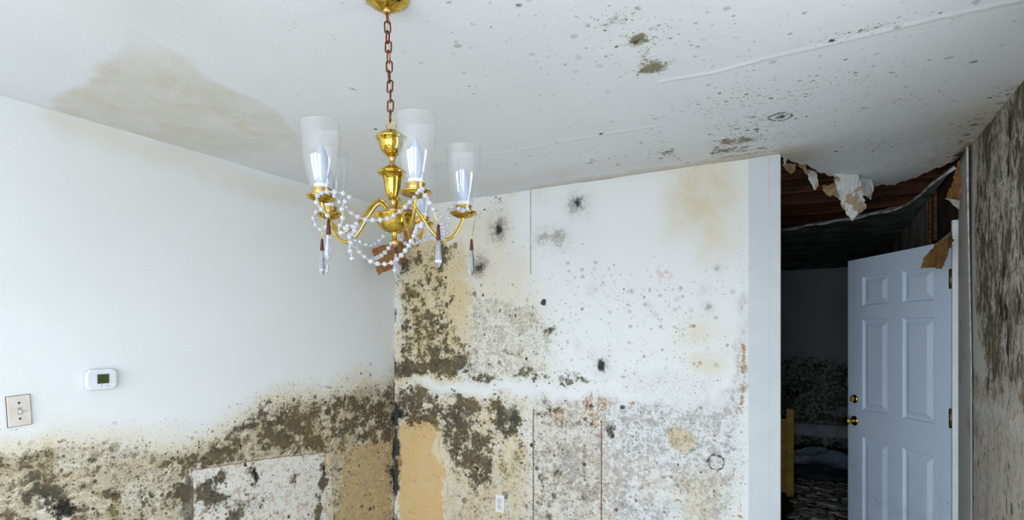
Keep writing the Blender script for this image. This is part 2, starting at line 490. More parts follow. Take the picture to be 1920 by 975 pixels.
def clear_glass(name, tint, ior=1.45, extra=.04, rough=.02, base_refl=.03, white_mix=0.0):
    g = G(name)
    fr = g.n('ShaderNodeLayerWeight'); fr.inputs['Blend'].default_value = .5
    nz, _ = g.noise(g.pos(), 30, 2)
    f = g.math('ADD', g.add(base_refl, g.mul(g.math('POWER', fr.outputs['Facing'], 4.0), ior - 1.0)), g.mul(nz, extra), clamp=True)
    tr = g.n('ShaderNodeBsdfTransparent'); tr.inputs[0].default_value = tint
    gl = g.n('ShaderNodeBsdfGlossy'); gl.inputs['Roughness'].default_value = rough
    mx = g.n('ShaderNodeMixShader'); g.put(mx.inputs[0], f)
    g.t.links.new(tr.outputs[0], mx.inputs[1]); g.t.links.new(gl.outputs[0], mx.inputs[2])
    if white_mix:                                              # an even share of white diffuse mixed into the glass
        df = g.n('ShaderNodeBsdfDiffuse'); df.inputs[0].default_value = (.9, .92, .94, 1)
        m2 = g.n('ShaderNodeMixShader'); m2.inputs[0].default_value = white_mix
        g.t.links.new(mx.outputs[0], m2.inputs[1]); g.t.links.new(df.outputs[0], m2.inputs[2]); mx = m2
    o = g.n('ShaderNodeOutputMaterial'); g.t.links.new(mx.outputs[0], o.inputs[0]); return g.m
M['shade'] = clear_glass('clear_shade_glass', (.985, .99, .995, 1), 1.40, .03, .06, .04, .045)
M['pane'] = clear_glass('window_pane_glass', (.98, .99, .99, 1), 1.35, .0)

def crystal(name, base, trans, rough):
    g = G(name); n, _ = g.noise(g.pos(), 90, 2)
    return g.out(g.mix(n, base, tuple(min(1, c * 1.12) for c in base[:3]) + (1,)), rough, 0, None, spec=.8, Transmission_Weight=trans, IOR=1.5)
M['bead'] = crystal('milky_crystal_bead', srgb(218, 220, 230), .45, .10)
M['drop'] = crystal('clear_crystal_drop', srgb(206, 210, 222), .85, .03)
M['bulb'] = crystal('frosted_bulb_glass', srgb(186, 196, 222), .18, .30)

# ------------------------------------------------------------------ the shell of the place
CH = 2.44
RX = 3.27          # right wall
BX = 2.476         # free end of the back wall
Y0 = -5.7          # rear wall, behind the camera
FY = 5.6           # far wall of the dark room

def struct(o): o['kind'] = 'structure'; return o

M['beige'] = simple('pale_bounce_carpet', srgb(206, 202, 194), srgb(188, 182, 172), 12, .95)  # unseen floor, coloured pale to bounce daylight up onto the ceiling
struct(box('floor', (-.11, Y0 - .12, -.12), (RX + .12, 0, 0), M['beige']))
struct(box('floor_far', (-1.72, 0, -.12), (RX + .16, FY + .12, 0), M['carpet']))

# left wall -----------------------------------------------------------------
def left_masks(U, V):
    U0, V0 = U, V
    Us, Vs = ragged(U, V, 5, .15); U, V = ragged(U, V, 5)
    edge = [(-4.6, 1.06), (-2.16, 1.107), (-2.065, 1.092), (-1.927, 1.092), (-1.751, 1.06), (-1.596, 1.022), (-1.449, 1.005), (-1.342, 1.029), (-1.227, 1.07),
            (-1.039, 1.13), (-0.8267, 1.16), (-0.5872, 1.187), (-0.314, 1.204), (-0.011, 1.224), (.1, 1.22)]
    low = below(U, V, edge, .04); low_w = below(U, V, [(a, b + .05) for a, b in edge], .11)
    right = ss(U, -1.42, -1.30)
    mold = low * .50 + .10 * ss(U, -1.3, -1.9) * below(U, V, [(a, b - .16) for a, b in edge], .05)
    # dark growth climbing towards the corner
    mold = np.maximum(mold, .70 * stroke(U, V, [(-1.314, 0.9486), (-1.135, 1.023), (-0.9002, 1.083), (-0.5872, 1.114), (-0.028, 1.1)], .11))
    mold = np.maximum(mold, .74 * poly(U, V, [(-1.135, 1.085), (-0.6704, 1.156), (-0.011, 1.186), (-0.011, 0.7372), (-0.5002, 0.8945), (-0.6704, 0.8254), (-1.104, 0.9084)], .05))
    mold = np.maximum(mold, .75 * blobs(U, V, [((-1.191, 0.9811), .10, .10, 1), ((-0.6704, 0.8416), .05, .09, 1), ((-1.135, 1.057), .05, .07, 1), ((-0.2142, 1.065), .2, .07, 1)]))
    slate = .62 * poly(U, V, [(-1.553, 0.8574), (-1.469, 0.9322), (-1.104, 0.9199), (-1.104, 0.8624), (-1.454, 0.9032), (-1.454, 0.6147), (-1.553, 0.6456)], .03)
    slate = np.maximum(slate, .46 * blobs(U, V, [((-2.065, 0.928), .25, .14, 1), ((-1.871, 0.8775), .2, .12, .9), ((-0.8267, 1.011), .2, .06, .9), ((-0.2647, 1.035), .2, .05, .9)]))
    # patch with a straight edge
    patch = poly(Us, Vs, [(-1.451, 0.8975), (-1.104, 0.8739), (-0.5957, 0.8243), (-0.5528, 0.3015), (-1.451, 0.5881)], .008)
    mold = mold * (1 - .62 * patch)
    pm = blobs(U, V, [((-1.383, 0.7377), .07, .12, 1.0), ((-1.308, 0.772), .05, .1, .95), ((-1.11, 0.8006), .025, .06, 1.1), ((-1.097, 0.648), .06, .1, .85), ((-0.6704, 0.6633), .05, .12, 1.1),
                      ((-0.6786, 0.4711), .045, .10, 1.0), ((-1.227, 0.6274), .07, .08, .8), ((-0.8821, 0.7128), .06, .05, .5), ((-0.9358, 0.5444), .05, .06, .5)])
    mold = np.maximum(mold, pm * patch)
    cream = low_w * .78 * (1 - .6 * patch)
    cream = np.maximum(cream, .85 * poly(U, V, [(-1.342, 0.8738), (-1.257, 0.9651), (-0.9002, 1.083), (-0.5002, 1.149), (-0.028, 1.138), (-0.028, 0.1719), (-0.5872, 0.3456), (-0.6704, 0.8254)], .07))
    # yellow water mark below the ceiling
    top = stroke(U, V, [(-1.981, 2.421), (-1.751, 2.398), (-1.524, 2.38), (-1.227, 2.358), (-0.8267, 2.342), (-0.2647, 2.344)], .055) * .20
    top = np.maximum(top, .55 * blobs(U, V, [((-0.5002, 2.266), .22, .12, 1), ((-0.2142, 2.372), .12, .10, .8), ((-0.9707, 2.341), .25, .05, .6)]))
    cream = np.maximum(cream, top)
    tan = 1.0 * poly(U, V, [(-0.5354, 0.296), (-0.5002, 0.6912), (-0.4092, 0.8274), (-0.2142, 0.847), (-0.039, 0.7877), (-0.039, 0.1375)], .11)
    tan = np.maximum(tan, .5 * poly(U, V, [(-1.039, 0.8959), (-0.6704, 0.9551), (-0.5002, 0.8606), (-0.5872, 0.7929)], .03))
    mold = mold * (1 - .72 * poly(U, V, [(-0.5354, 0.296), (-0.5002, 0.6573), (-0.3622, 0.7664), (-0.099, 0.716), (-0.099, 0.1567)], .04))
    black = blobs(*ragged(U0, V0, 5, .35), [((-1.958, 0.8506), .050, .048, 1.05), ((-1.11, 0.8006), .016, .05, .9), ((-1.401, 1.044), .02, .03, .5), ((-1.188, 0.9581), .012, .03, .8),
                         ((-0.65, 0.7237), .02, .06, .8), ((-0.6786, 0.552), .025, .07, .7), ((-0.2993, 0.9323), .014, .018, .9)])
    cor = ss(V, 1.14, 1.0) * ss(U, -.085, .0) * .9
    black = np.maximum(black, cor * (.8 + .5 * vnoise(U0 * .5, V0, .10, 131) + .35 * vnoise(U0, V0, .035, 133)))
    black = np.maximum(black, .5 * ss(U, -.025, -.006) * ss(V, 1.9, 1.5))
    pale = low * .8 * (1 - .5 * patch)
    pale = np.maximum(pale, .10 * below(U, V, [(a, b + .12) for a, b in edge], .08))
    fleck = .55 * low_w * (1 - .6 * low) + .30 * low
    haze = low * .26 * (1 - .7 * patch)
    rust = .10 * low + .10 * patch
    pink = .38 * patch * ss(V, 1.0, .8)
    U, V = Us, Vs
    mid = stroke(U, V, [(-1.451, 0.8924), (-1.104, 0.871), (-0.5957, 0.821)], .006) + stroke(U, V, [(-1.451, 0.8975), (-1.451, 0.5881)], .006)
    U, V = U0, V0
    line = .8 * np.clip(mid, 0, 1)
    mold = mold * uneven(U, V, 41)
    slate = slate * uneven(U, V, 47) ** .5
    line = np.maximum(line, .55 * stroke(U, V, [(-0.2295, 0.8496), (-0.2295, 0.1984)], .005))
    line = np.maximum(line, .5 * stroke(U, V, [(-4.5, 2.441), (0, 2.441)], .003))
    return dict(mold=mold, pale=pale, cream=cream, tan=tan, black=black, slate=slate, fleck=fleck, haze=haze, rust=rust, pink=pink, line=line)

def left_relief(U, V):
    patch = poly(U, V, [(-1.451, 0.8975), (-1.104, 0.8739), (-0.5957, 0.8243), (-0.5528, 0.3015), (-1.451, 0.5881)], .006)
    return .003 * patch + .0012 * np.sin(U * 5.1) * np.sin(V * 4.3)

wl = grid_panel('wall_left', axis_vals((Y0, -2.35, .05), (-2.35, 0, .0065)), axis_vals((0, .7, .05), (.7, CH, .0065)),
                lambda U, V, D: np.stack([D, U, V], -1), left_masks, M['wall'], relief=left_relief)
struct(wl)
box('wall_core', (-.11, Y0, 0), (-.004, 0, CH), M['plain'], wl)

# back wall ------------------------------------------------------------------
def back_masks(U, V):
    z = np.zeros_like(U)
    U0, V0 = U, V; U, V = ragged(U, V, 60)
    seam = stroke(U, V, [(.20, 1.222), (.5, 1.205), (1.2, 1.205), (1.75, 1.205)], .033) * ss(U, .08, .30) * ss(U, 1.9, 1.4)
    upper = V > 1.21
    # heavy growth above the joint, next to the corner
    m1 = poly(U, V, [(0.010, 2.107), (0.1467, 2.135), (0.424, 2.078), (0.5122, 1.787), (0.564, 1.573), (0.6405, 1.327), (0.424, 1.263), (0.010, 1.247)], .09) * .60
    m1 = np.maximum(m1, .68 * stroke(U, V, [(0.4329, 2.096), (0.3882, 1.936), (0.4151, 1.682), (0.4463, 1.465), (0.5122, 1.323)], .085))
    m1 = np.maximum(m1, .88 * stroke(U, V, [(0.025, 1.289), (0.2879, 1.334), (0.5554, 1.36)], .09))
    m1 = np.maximum(m1, .7 * blobs(U, V, [((0.1467, 1.649), .09, .12, 1), ((0.1227, 1.461), .08, .14, 1), ((0.2414, 2.054), .06, .06, .9), ((0.2414, 2.202), .10, .08, .55), ((0.5122, 2.108), .06, .08, .5)]))
    m1 = np.maximum(m1, .24 * poly(U, V, [(0.6405, 1.836), (1.113, 1.67), (1.239, 1.507), (1.149, 1.31), (0.6405, 1.271), (0.5122, 1.644)], .08))
    # fringe of colonies along the joint
    m1 = np.maximum(m1, .66 * stroke(U, V, [(0.6405, 1.271), (0.845, 1.279), (1.149, 1.278), (1.528, 1.268)], .042))
    # below the joint
    m2 = poly(U, V, [(0.025, 1.186), (0.424, 1.183), (0.7442, 1.157), (1.008, 1.155), (1.02, 0.973), (0.8845, 0.7922), (0.8251, 0.6319), (0.5982, 0.5498), (0.4595, 0.6387), (0.4329, 0.8879), (0.025, 0.9089)], .08) * .78
    m2 = np.maximum(m2, .40 * poly(U, V, [(0.5122, 0.6451), (0.8845, 0.7922), (1.113, 1.178), (1.327, 1.174), (1.149, 0.6574), (0.5982, 0.444)], .08))
    m2 = np.maximum(m2, blobs(U, V, [((1.25, 1.137), .07, .05, .62), ((1.186, 0.857), .04, .07, .5), ((1.275, 1.122), .04, .03, .7), ((1.222, 0.7315), .06, .08, .3)]))
    m2 = np.maximum(m2, .26 * poly(U, V, [(1.113, 1.178), (1.56, 1.187), (1.56, 0.4353), (0.5122, 0.2526), (0.5554, 0.5794)], .1))
    m2 = np.maximum(m2, .12 * poly(U, V, [(1.56, 1.187), (2.288, 1.188), (2.288, 0.5622), (1.56, 0.4353)], .06))
    mold = np.where(upper, m1, np.maximum(m1 * .6, m2)) * (1 - .96 * np.clip(seam * 1.5, 0, 1))
    mold = np.maximum(mold, blobs(U, V, [((0.8251, 2.399), .035, .05, .8), ((0.7237, 2.37), .05, .03, .5), ((1.204, 1.555), .03, .03, .5)]))
    slate = .66 * np.maximum(poly(U, V, [(0.3792, 0.9921), (0.6067, 1.086), (0.6615, 0.943), (0.5897, 0.7075), (0.4463, 0.6371), (0.4151, 0.8502)], .05),
                             poly(U, V, [(0.8251, 1.121), (1.016, 1.146), (1.016, 0.9726), (0.8845, 0.8328), (0.8131, 0.8358)], .05))
    slate = np.maximum(slate, .66 * poly(U, V, [(0.050, 1.309), (0.3792, 1.341), (0.3566, 1.26), (0.025, 1.24)], .04))
    slate = np.maximum(slate, .45 * blobs(U, V, [((0.099, 1.103), .15, .06, 1)]))
    # bare paper
    tan = 1.15 * poly(U, V, [(0.055, 0.8923), (0.1706, 0.9953), (0.3882, 0.9202), (0.3429, 0.7704), (0.4151, 0.6333), (0.4463, 0.4571), (0.4595, 0.2075), (0.040, 0.1323)], .075)
    tan = tan + .35 * poly(U, V, [(0.4595, 0.9621), (0.845, 0.9925), (0.845, 0.6175), (0.4595, 0.5668)], .1)
    mold = mold * (1 - .72 * poly(U, V, [(0.074, 0.8373), (0.3566, 0.8629), (0.424, 0.2011), (0.074, 0.1385)], .03))
    slate = slate * (1 - tan.clip(0, 1))
    bare = tan.clip(0, 1)
    # yellowing
    cream = 1.0 * poly(U, V, [(0.010, 2.412), (0.2879, 2.382), (0.6824, 2.13), (0.6615, 1.642), (0.5554, 1.218), (0.010, 1.117)], .17)
    cream = np.maximum(cream, .42 * poly(U, V, [(0.010, 2.431), (0.8845, 2.413), (1.149, 1.767), (1.222, 1.248), (0.010, 1.193)], .14))
    cream = np.maximum(cream, .80 * poly(U, V, [(0.010, 1.117), (1.038, 1.157), (1.113, 0.3573), (0.010, 0.1651)], .10))
    cream = np.maximum(cream, .36 * poly(U, V, [(1.038, 1.157), (1.592, 1.189), (1.592, 0.4409), (1.038, 0.3443)], .10))
    cream = np.maximum(cream, .66 * poly(U, V, [(1.967, 2.437), (2.263, 2.429), (2.27, 2.169), (2.211, 1.982), (2.145, 1.987), (2.092, 2.104), (1.959, 2.116)], .17))
    cream = np.maximum(cream, blobs(U, V, [((2.198, 2.066), .06, .14, .5), ((2.065, 2.191), .13, .10, .6), ((2.436, 2.376), .08, .1, .5), ((2.092, 1.555), .12, .08, .36), ((2.105, 0.7128), .13, .16, .55), ((1.852, 0.7497), .1, .1, .3),
                                           ((2.119, 1.415), .10, .06, .40), ((2.105, 0.6426), .09, .10, .6), ((0.9623, 2.403), .04, .03, .5)]))
    cream = np.maximum(cream, .95 * blob(*ragged(U0, V0, 60, .4), (2.001, 0.9921), .078, .066, 1, 6))
    cream = cream * (1 - .9 * seam)
    # rust
    rust = blobs(U, V, [((1.292, 1.085), .075, .06, .95), ((1.456, 1.15), .055, .06, 1.05), ((1.495, 1.059), .075, .09, .9), ((1.56, 1.141), .06, .05, .75), ((1.446, 0.6807), .03, .06, .4), ((1.528, 0.6455), .04, .1, .45),
                        ((1.624, 0.6742), .05, .05, .5), ((1.239, 1.104), .04, .04, .7), ((1.748, 1.183), .05, .04, .5), ((2.065, 1.295), .04, .05, .55), ((1.852, 1.204), .03, .05, .4), ((1.976, 1.584), .03, .06, .55),
                        ((2.051, 1.187), .03, .02, .5), ((0.6573, 1.642), .03, .03, .6), ((1.995, 0.6113), .04, .06, .45), ((1.717, 0.8218), .04, .05, .35), ((1.327, 0.9987), .05, .05, .3)])
    rust = np.maximum(rust, .16 * poly(U, V, [(1.076, 1.159), (2.288, 1.188), (2.288, 0.5622), (1.076, 0.3509)], .06))
    rust = np.maximum(rust, .06 * poly(U, V, [(0.6405, 1.923), (2.288, 1.841), (2.288, 1.242), (0.6405, 1.152)], .06))
    Us, Vs = ragged(U0, V0, 60, .22)
    edge = stroke(Us, Vs, [(2.308, 1.487), (2.306, 1.297), (2.303, 1.189), (2.301, 0.5373)], .016)
    rust = np.maximum(rust, edge * np.where(V > 1.17, .85, .6))
    tan = np.maximum(tan, edge * np.where(V > 1.17, .50, .34))
    # sooty haze
    haze = .58 * poly(U, V, [(1.113, 1.178), (2.288, 1.229), (2.288, 0.5622), (1.057, 0.3476)], .06)
    haze = np.maximum(haze, .44 * poly(U, V, [(0.4683, 0.6398), (1.113, 0.8167), (1.113, 0.3573), (0.4683, 0.245)], .06))
    haze = np.maximum(haze, .30 * poly(U, V, [(1.717, 1.36), (2.145, 1.346), (2.198, 1.154), (1.925, 1.078), (1.655, 1.207)], .06))
    haze = np.maximum(haze, blobs(U, V, [((1.608, 1.022), .10, .10, .95), ((1.361, 0.7801), .16, .22, .85), ((1.896, 1.133), .16, .05, .55), ((1.671, 1.058), .10, .05, .7), ((1.462, 0.6051), .14, .14, .75), ((1.91, 0.6124), .1, .1, .4),
                                         ((2.25, 0.9389), .08, .18, .45), ((1.867, 0.8101), .1, .1, .35), ((1.168, 1.083), .1, .05, .4)]))
    gr = poly(U, V, [(2.275, 1.514), (2.321, 1.514), (2.316, 1.257), (2.224, 1.272)], .02) * .5 + poly(U, V, [(2.185, 1.27), (2.311, 1.281), (2.311, 1.081), (2.198, 1.071)], .03) * .55
    haze = np.maximum(haze, gr); haze = np.maximum(haze, .55 * stroke(U, V, [(2.308, 1.731), (2.311, 1.514)], .03))
    U, V = ragged(U0, V0, 60, .3)
    for c, r, a in [((0.8648, 2.228), .085, 1.1), ((1.402, 2.319), .075, 1.0), ((1.275, 2.125), .07, .9), ((1.178, 2.14), .065, .8), ((0.7237, 1.999), .085, 1.15), ((0.9623, 2.008), .07, .3), ((1.168, 2.401), .06, .25),
                    ((1.551, 1.374), .060, .75), ((1.502, 1.815), .035, .55), ((2.137, 1.695), .034, .75), ((1.361, 2.409), .05, .22), ((2.086, 0.8594), .035, .8), ((1.68, 0.7031), .03, .75), ((1.505, 1.447), .03, .4),
                    ((1.412, 1.477), .03, .5), ((1.835, 1.702), .022, .6), ((2.19, 1.887), .022, .8), ((1.867, 1.651), .02, .8), ((1.733, 1.794), .02, .6), ((2.119, 1.779), .03, .45)]:
        haze = np.maximum(haze, blob(U, V, c, r, r, a))
    haze = haze * (1 - .9 * seam)
    black = blobs(U, V, [((0.8648, 2.228), .044, .052, .82), ((1.402, 2.319), .048, .044, .70), ((0.7237, 1.988), .055, .064, .74), ((1.186, 1.734), .020, .022, 1.15), ((1.551, 1.374), .030, .036, 1.1), ((1.275, 2.125), .04, .045, .46),
                         ((1.608, 0.9978), .045, .055, .72), ((1.618, 0.9682), .02, .02, .9), ((0.7442, 1.804), .014, .016, .9), ((1.317, 1.736), .012, .012, .7), ((0.7072, 0.6862), .020, .016, 1.05), ((0.6699, 0.7202), .010, .010, 1.0),
                         ((0.4991, 1.18), .010, .01, .9), ((0.6573, 1.321), .010, .01, .8), ((1.057, 1.158), .008, .01, .9), ((1.204, 1.539), .012, .014, .6), ((1.693, 1.804), .008, .01, .8), ((1.68, 0.6971), .012, .012, .6),
                         ((2.086, 0.8594), .014, .014, .5), ((1.472, 1.571), .01, .012, .6), ((1.829, 0.8936), .012, .012, .5), ((1.462, 1.144), .026, .030, .55), ((0.1467, 2.266), .02, .03, .8)])
    U, V = ragged(U0, V0, 60, .3)
    ringc = (2.18, 0.8898); rr = np.hypot((U - ringc[0]) / 1.0, V - ringc[1])
    black = np.maximum(black, .72 * np.exp(-((rr - .036) / .008) ** 2)); black = np.maximum(black, .5 * np.exp(-((rr - .021) / .006) ** 2) * (U < ringc[0] + .01))
    cor = ss(V, 1.17, 1.06) * (.95 * ss(U, .095, .0) + .5 * blobs(U, V, [((0.040, 0.9859), .06, .07, 1), ((0.050, 0.6646), .06, .10, 1)]))
    black = np.maximum(black, cor * 1.05)
    black = np.maximum(black, .58 * ss(U, .03, .006) * ss(V, 2.2, 1.9))
    black = black * np.where(U0 < .11, .72 + .5 * vnoise(U0 * .5, V0, .10, 131) + .35 * vnoise(U0, V0, .035, 132), 1)
    U, V = ragged(U0, V0, 60)
    pale = .62 * poly(U, V, [(0.5982, 1.855), (1.113, 1.703), (1.257, 1.571), (1.186, 1.273), (0.5554, 1.246)], .06)
    pale = np.maximum(pale, .30 * poly(U, V, [(1.257, 2.021), (1.717, 1.959), (2.065, 1.852), (2.172, 1.513), (2.009, 1.341), (1.257, 1.282)], .10))
    pale = np.maximum(pale, .10 * poly(U, V, [(0.6405, 2.414), (1.113, 2.293), (2.275, 1.896), (2.275, 1.296), (0.6405, 1.222)], .10))
    pale = np.maximum(pale, .42 * poly(U, V, [(0.5122, 1.145), (1.592, 1.189), (1.592, 0.4409), (0.5122, 0.2526)], .08))
    pale = np.maximum(pale, .16 * poly(U, V, [(1.592, 1.189), (2.288, 1.229), (2.288, 0.5622), (1.592, 0.4409)], .08))
    pale = pale * (1 - .9 * seam)
    pale = np.maximum(pale, .22 * bare)
    fleck = .22 * bare
    fleck = np.maximum(fleck, .45 * poly(U, V, [(0.010, 2.259), (0.7237, 2.092), (0.7237, 1.226), (0.010, 1.193)], .06))
    fleck = np.maximum(fleck, .30 * poly(U, V, [(0.7237, 1.85), (1.257, 1.635), (1.257, 1.276), (0.7237, 1.253)], .08))
    fleck = np.maximum(fleck, .32 * poly(U, V, [(0.4683, 1.142), (2.288, 1.229), (2.288, 0.5622), (0.4683, 0.245)], .06))
    fleck = np.maximum(fleck, .35 * poly(U, V, [(1.687, 1.39), (2.172, 1.347), (2.172, 1.153), (1.687, 1.179)], .06))
    fleck = np.maximum(fleck, .35 * stroke(U, V, [(0.6615, 2.394), (0.805, 2.326), (0.7237, 2.092)], .10))
    fleck = np.maximum(fleck, .018 * ss(V, 2.3, 1.9)); fleck = np.maximum(fleck, .4 * stroke(U, V, [(2.308, 2.056), (2.308, 0.5386)], .03))
    fleck = fleck * (1 - .85 * seam)
    pink = .22 * poly(U, V, [(1.113, 1.161), (1.867, 1.161), (1.867, 0.4888), (1.113, 0.3573)], .06) + .4 * blob(U, V, (1.902, 1.904), .05, .05, 1, 6)
    pink = np.maximum(pink, .30 * poly(U, V, [(0.5122, 1.162), (1.113, 1.171), (1.113, 1.128), (0.5122, 1.091)], .03))
    U, V = U0, V0
    mold = mold * uneven(U, V, 71); haze = haze * uneven(U, V, 74) ** .5; rust = rust * (.5 + .5 * uneven(U, V, 77)); slate = slate * uneven(U, V, 79) ** .5
    # open vertical joints
    line = np.clip(.75 * stroke(U, V, [(1.093, 2.44), (1.093, 1.92)], .0055) + 1.0 * stroke(U, V, [(1.112, 1.14), (1.112, 0)], .006) * ss(V, 1.18, 1.05)
                   + 1.0 * stroke(U, V, [(1.552, 1.05), (1.552, 0)], .006) + .42 * stroke(U, V, [(.245, .95), (.245, 0)], .004) + .35 * stroke(U, V, [(1.552, 2.2), (1.552, 1.3)], .004)
                   + .3 * stroke(U, V, [(.62, .7), (.62, 0)], .004), 0, 1)
    line = np.maximum(line, .8 * stroke(U, V, [(0, 2.441), (BX, 2.441)], .004) * (.5 + .5 * np.sin(U * 9)))
    line = np.maximum(line, .62 * stroke(U, V, [(0.4151, 0.9224), (0.3882, 0.7751), (0.4595, 0.5668), (0.4772, 0.354)], .006))
    return dict(mold=mold, pale=pale, cream=cream, tan=tan, rust=rust, haze=haze, black=black, slate=slate, fleck=fleck, pink=pink, line=line)

def back_relief(U, V):
    seam = stroke(U, V, [(.25, 1.212), (1.9, 1.205)], .05) * ss(U, .1, .3)
    gro = stroke(U, V, [(1.112, 1.14), (1.112, 0)], .004) + stroke(U, V, [(1.552, 1.05), (1.552, 0)], .004) + stroke(U, V, [(1.093, 2.44), (1.093, 1.92)], .004)
    tan = poly(U, V, [(0.055, 0.8923), (0.1706, 0.9953), (0.3882, 0.9202), (0.3429, 0.7704), (0.4151, 0.6333), (0.4463, 0.4571), (0.4595, 0.2075), (0.055, 0.135)], .01)
    return .004 * seam - .005 * gro - .002 * tan + .0012 * np.sin(U * 4.1 + 1) * np.sin(V * 5.3)

wbk = grid_panel('wall_back', axis_vals((0, BX, .0062)), axis_vals((0, .4, .05), (.4, CH, .0062)),
                 lambda U, V, D: np.stack([U, -D, V], -1), back_masks, M['wall'], relief=back_relief)
struct(wbk)
box('wall_core', (-1.6, .008, 0), (BX, .11, CH + .002), M['strip'], wbk)
box('corner_strip', (2.335, -.0045, 0), (BX + .004, .002, CH - .004), M['strip'], wbk, bevel=.001)
box('bead_ridge', (2.428, -.0062, 0), (2.431, -.004, CH - .006), M['strip'], wbk)

# right wall -----------------------------------------------------------------
DY = .545          # where the board ends at the door frame
def right_masks(U, V):
    z = np.zeros_like(U); U0, V0 = U, V; U, V = ragged(U, V, 90, .8)
    upper = ss(V, 1.20, 1.40)
    clean = poly(U, V, [(0.5275, 2.162), (0.2247, 2.349), (0.2247, 1.714), (0.1578, 1.519), (0.033, 1.384), (0.1393, 1.306), (0.2345, 1.371), (0.5275, 1.38)], .015)
    mold = .60 * upper * ss(U, .30, .18) + .16 * (1 - upper)
    mold = np.maximum(mold, blobs(U, V, [((-0.3023, 2.303), .05, .12, .95), ((-0.2693, 2.172), .04, .07, .9), ((-0.2693, 1.848), .12, .3, .72), ((-0.186, 1.67), .07, .12, .95), ((-0.2892, 1.565), .05, .16, .9), ((-0.3962, 1.679), .07, .15, .85), ((0.033, 1.977), .05, .1, .7),
                                         ((0.3685, 1.311), .06, .12, .62), ((0.033, 1.35), .04, .05, .5), ((0.4012, 0.9977), .012, .06, .9), ((-0.2003, 1.337), .05, .05, .6)]))
    mold *= 1 - .93 * clean
    low = 1 - upper
    black = blobs(U, V, [((-0.2284, 1.802), .02, .05, 1.1), ((-0.1716, 1.66), .028, .09, .95), ((-0.249, 1.647), .02, .07, .9), ((-0.4082, 1.679), .03, .06, .9), ((-0.276, 1.484), .02, .10, 1.05), ((-0.2693, 2.162), .022, .06, .8), ((-0.3088, 2.291), .03, .10, .7),
                         ((-0.4433, 2.052), .015, .05, .8), ((0.4123, 1.001), .010, .07, .8), ((0.3793, 0.9708), .008, .03, .8), ((0.068, 0.8786), .010, .04, .8), ((-0.065, 1.138), .010, .04, .6), ((-0.249, 0.8923), .02, .07, .7), ((-0.033, 1.055), .008, .03, .8), ((0.4012, 0.7125), .008, .05, .6),
                         ((0.033, 1.999), .03, .08, .55), ((0.121, 1.896), .015, .05, .5), ((-0.3023, 1.007), .01, .05, .6), ((-0.089, 1.076), .007, .03, .7), ((-0.4082, 1.165), .02, .04, .6)])
    streak = np.sin(U * 37) * .5 + .5
    rust = blobs(U, V, [((0.033, 1.612), .05, .22, .8), ((-0.033, 1.499), .03, .15, .9), ((0.050, 0.993), .014, .13, .9), ((0.3685, 1.286), .05, .10, .5), ((0.1393, 1.247), .04, .08, .5), ((-0.3658, 2.263), .02, .06, .6)])
    rust = np.maximum(rust, .14 * (1 - clean))
    cream = (.45 * upper + .30 * low + .15 * streak) * (1 - .6 * clean)
    tan = .30 * upper * (1 - clean) + blobs(U, V, [((-0.4547, 1.322), .04, .05, .6), ((-0.050, 1.5), .03, .1, .4)])
    haze = (.55 + .2 * streak) * (1 - .55 * clean) * (.5 + .5 * upper)
    slate = .36 * upper * (1 - clean)
    slate = np.maximum(slate, blobs(U, V, [((-0.065, 2.093), .14, .12, .35)]))
    seam = stroke(U, V, [(.19, 1.225), (-.8, 1.215)], .035); cream *= 1 - .7 * seam
    mold *= 1 - .8 * seam; slate *= 1 - .8 * seam; haze *= 1 - .7 * seam; black *= 1 - .6 * seam
    pale = .5 * (1 - clean) + z
    fleck = .35 * (1 - clean) + .08
    pink = .75 * stroke(U, V, [(-0.2144, 1.131), (-0.2003, 0.8268)], .018) + .3 * low * streak
    line = .6 * stroke(U, V, [(0.2247, 1.103), (0.2247, 0.8101)], .004)
    return dict(mold=mold, pale=pale, cream=cream, tan=tan, rust=rust, haze=haze, black=black, slate=slate, fleck=fleck, pink=pink, line=line)

def right_relief(U, V):
    return .005 * stroke(U, V, [(.25, 1.225), (-.9, 1.215)], .03) + .004 * np.sin(U * 6 + 1) * np.sin(V * 4)

WY0, WY1, WZ0, WZ1 = -5.2, -3.7, .75, 2.1       # window in the right wall, beside and behind the camera
NY0, NY1 = -1.92, -1.45                            # narrow unseen window, added to even out the light on ceiling and walls
wr = grid_panel('wall_right', axis_vals((NY1, -.8, .05), (-.8, DY, .0065)), axis_vals((0, .5, .05), (.5, CH, .0065)),
                lambda U, V, D: np.stack([RX - D, U, V], -1), right_masks, M['wall_r'], relief=right_relief, flip=True)
struct(wr)
box('wall_core', (RX + .008, NY1, 0), (RX + .11, DY - .002, CH), M['plain'], wr)
box('wall_core', (RX, WY1, 0), (RX + .11, NY0, CH), M['plain'], wr)
box('wall_core', (RX, NY0, 0), (RX + .11, NY1, WZ0), M['plain'], wr)
box('wall_core', (RX, NY0, WZ1), (RX + .11, NY1, CH), M['plain'], wr)
box('wall_core', (RX, Y0, 0), (RX + .11, WY0, CH), M['plain'], wr)
box('wall_core', (RX, WY0, 0), (RX + .11, WY1, WZ0), M['plain'], wr)
box('wall_core', (RX, WY0, WZ1), (RX + .11, WY1, CH), M['plain'], wr)
# continuing past the door
DO0, DO1 = .60, 1.45
wr2 = struct(box('wall_side', (RX, DO1 + .05, 0), (RX + .11, FY, CH), M['plain_dark']))
box('header_board', (RX + .012, DY + .002, 2.12), (RX + .10, DO1 + .05, CH + .02), M['header'], wr2)
for y in (1.24, 1.42):
    box('cripple_stud', (RX - .004, y, 2.13), (RX + .012, y + .04, CH + .015), M['joist'], wr2)
struct(box('wall_light_block', (RX + .105, DY - .1, 0), (RX + .16, DO1 + .2, CH + .3), M['header']))  # unseen board added behind the door opening to keep daylight out

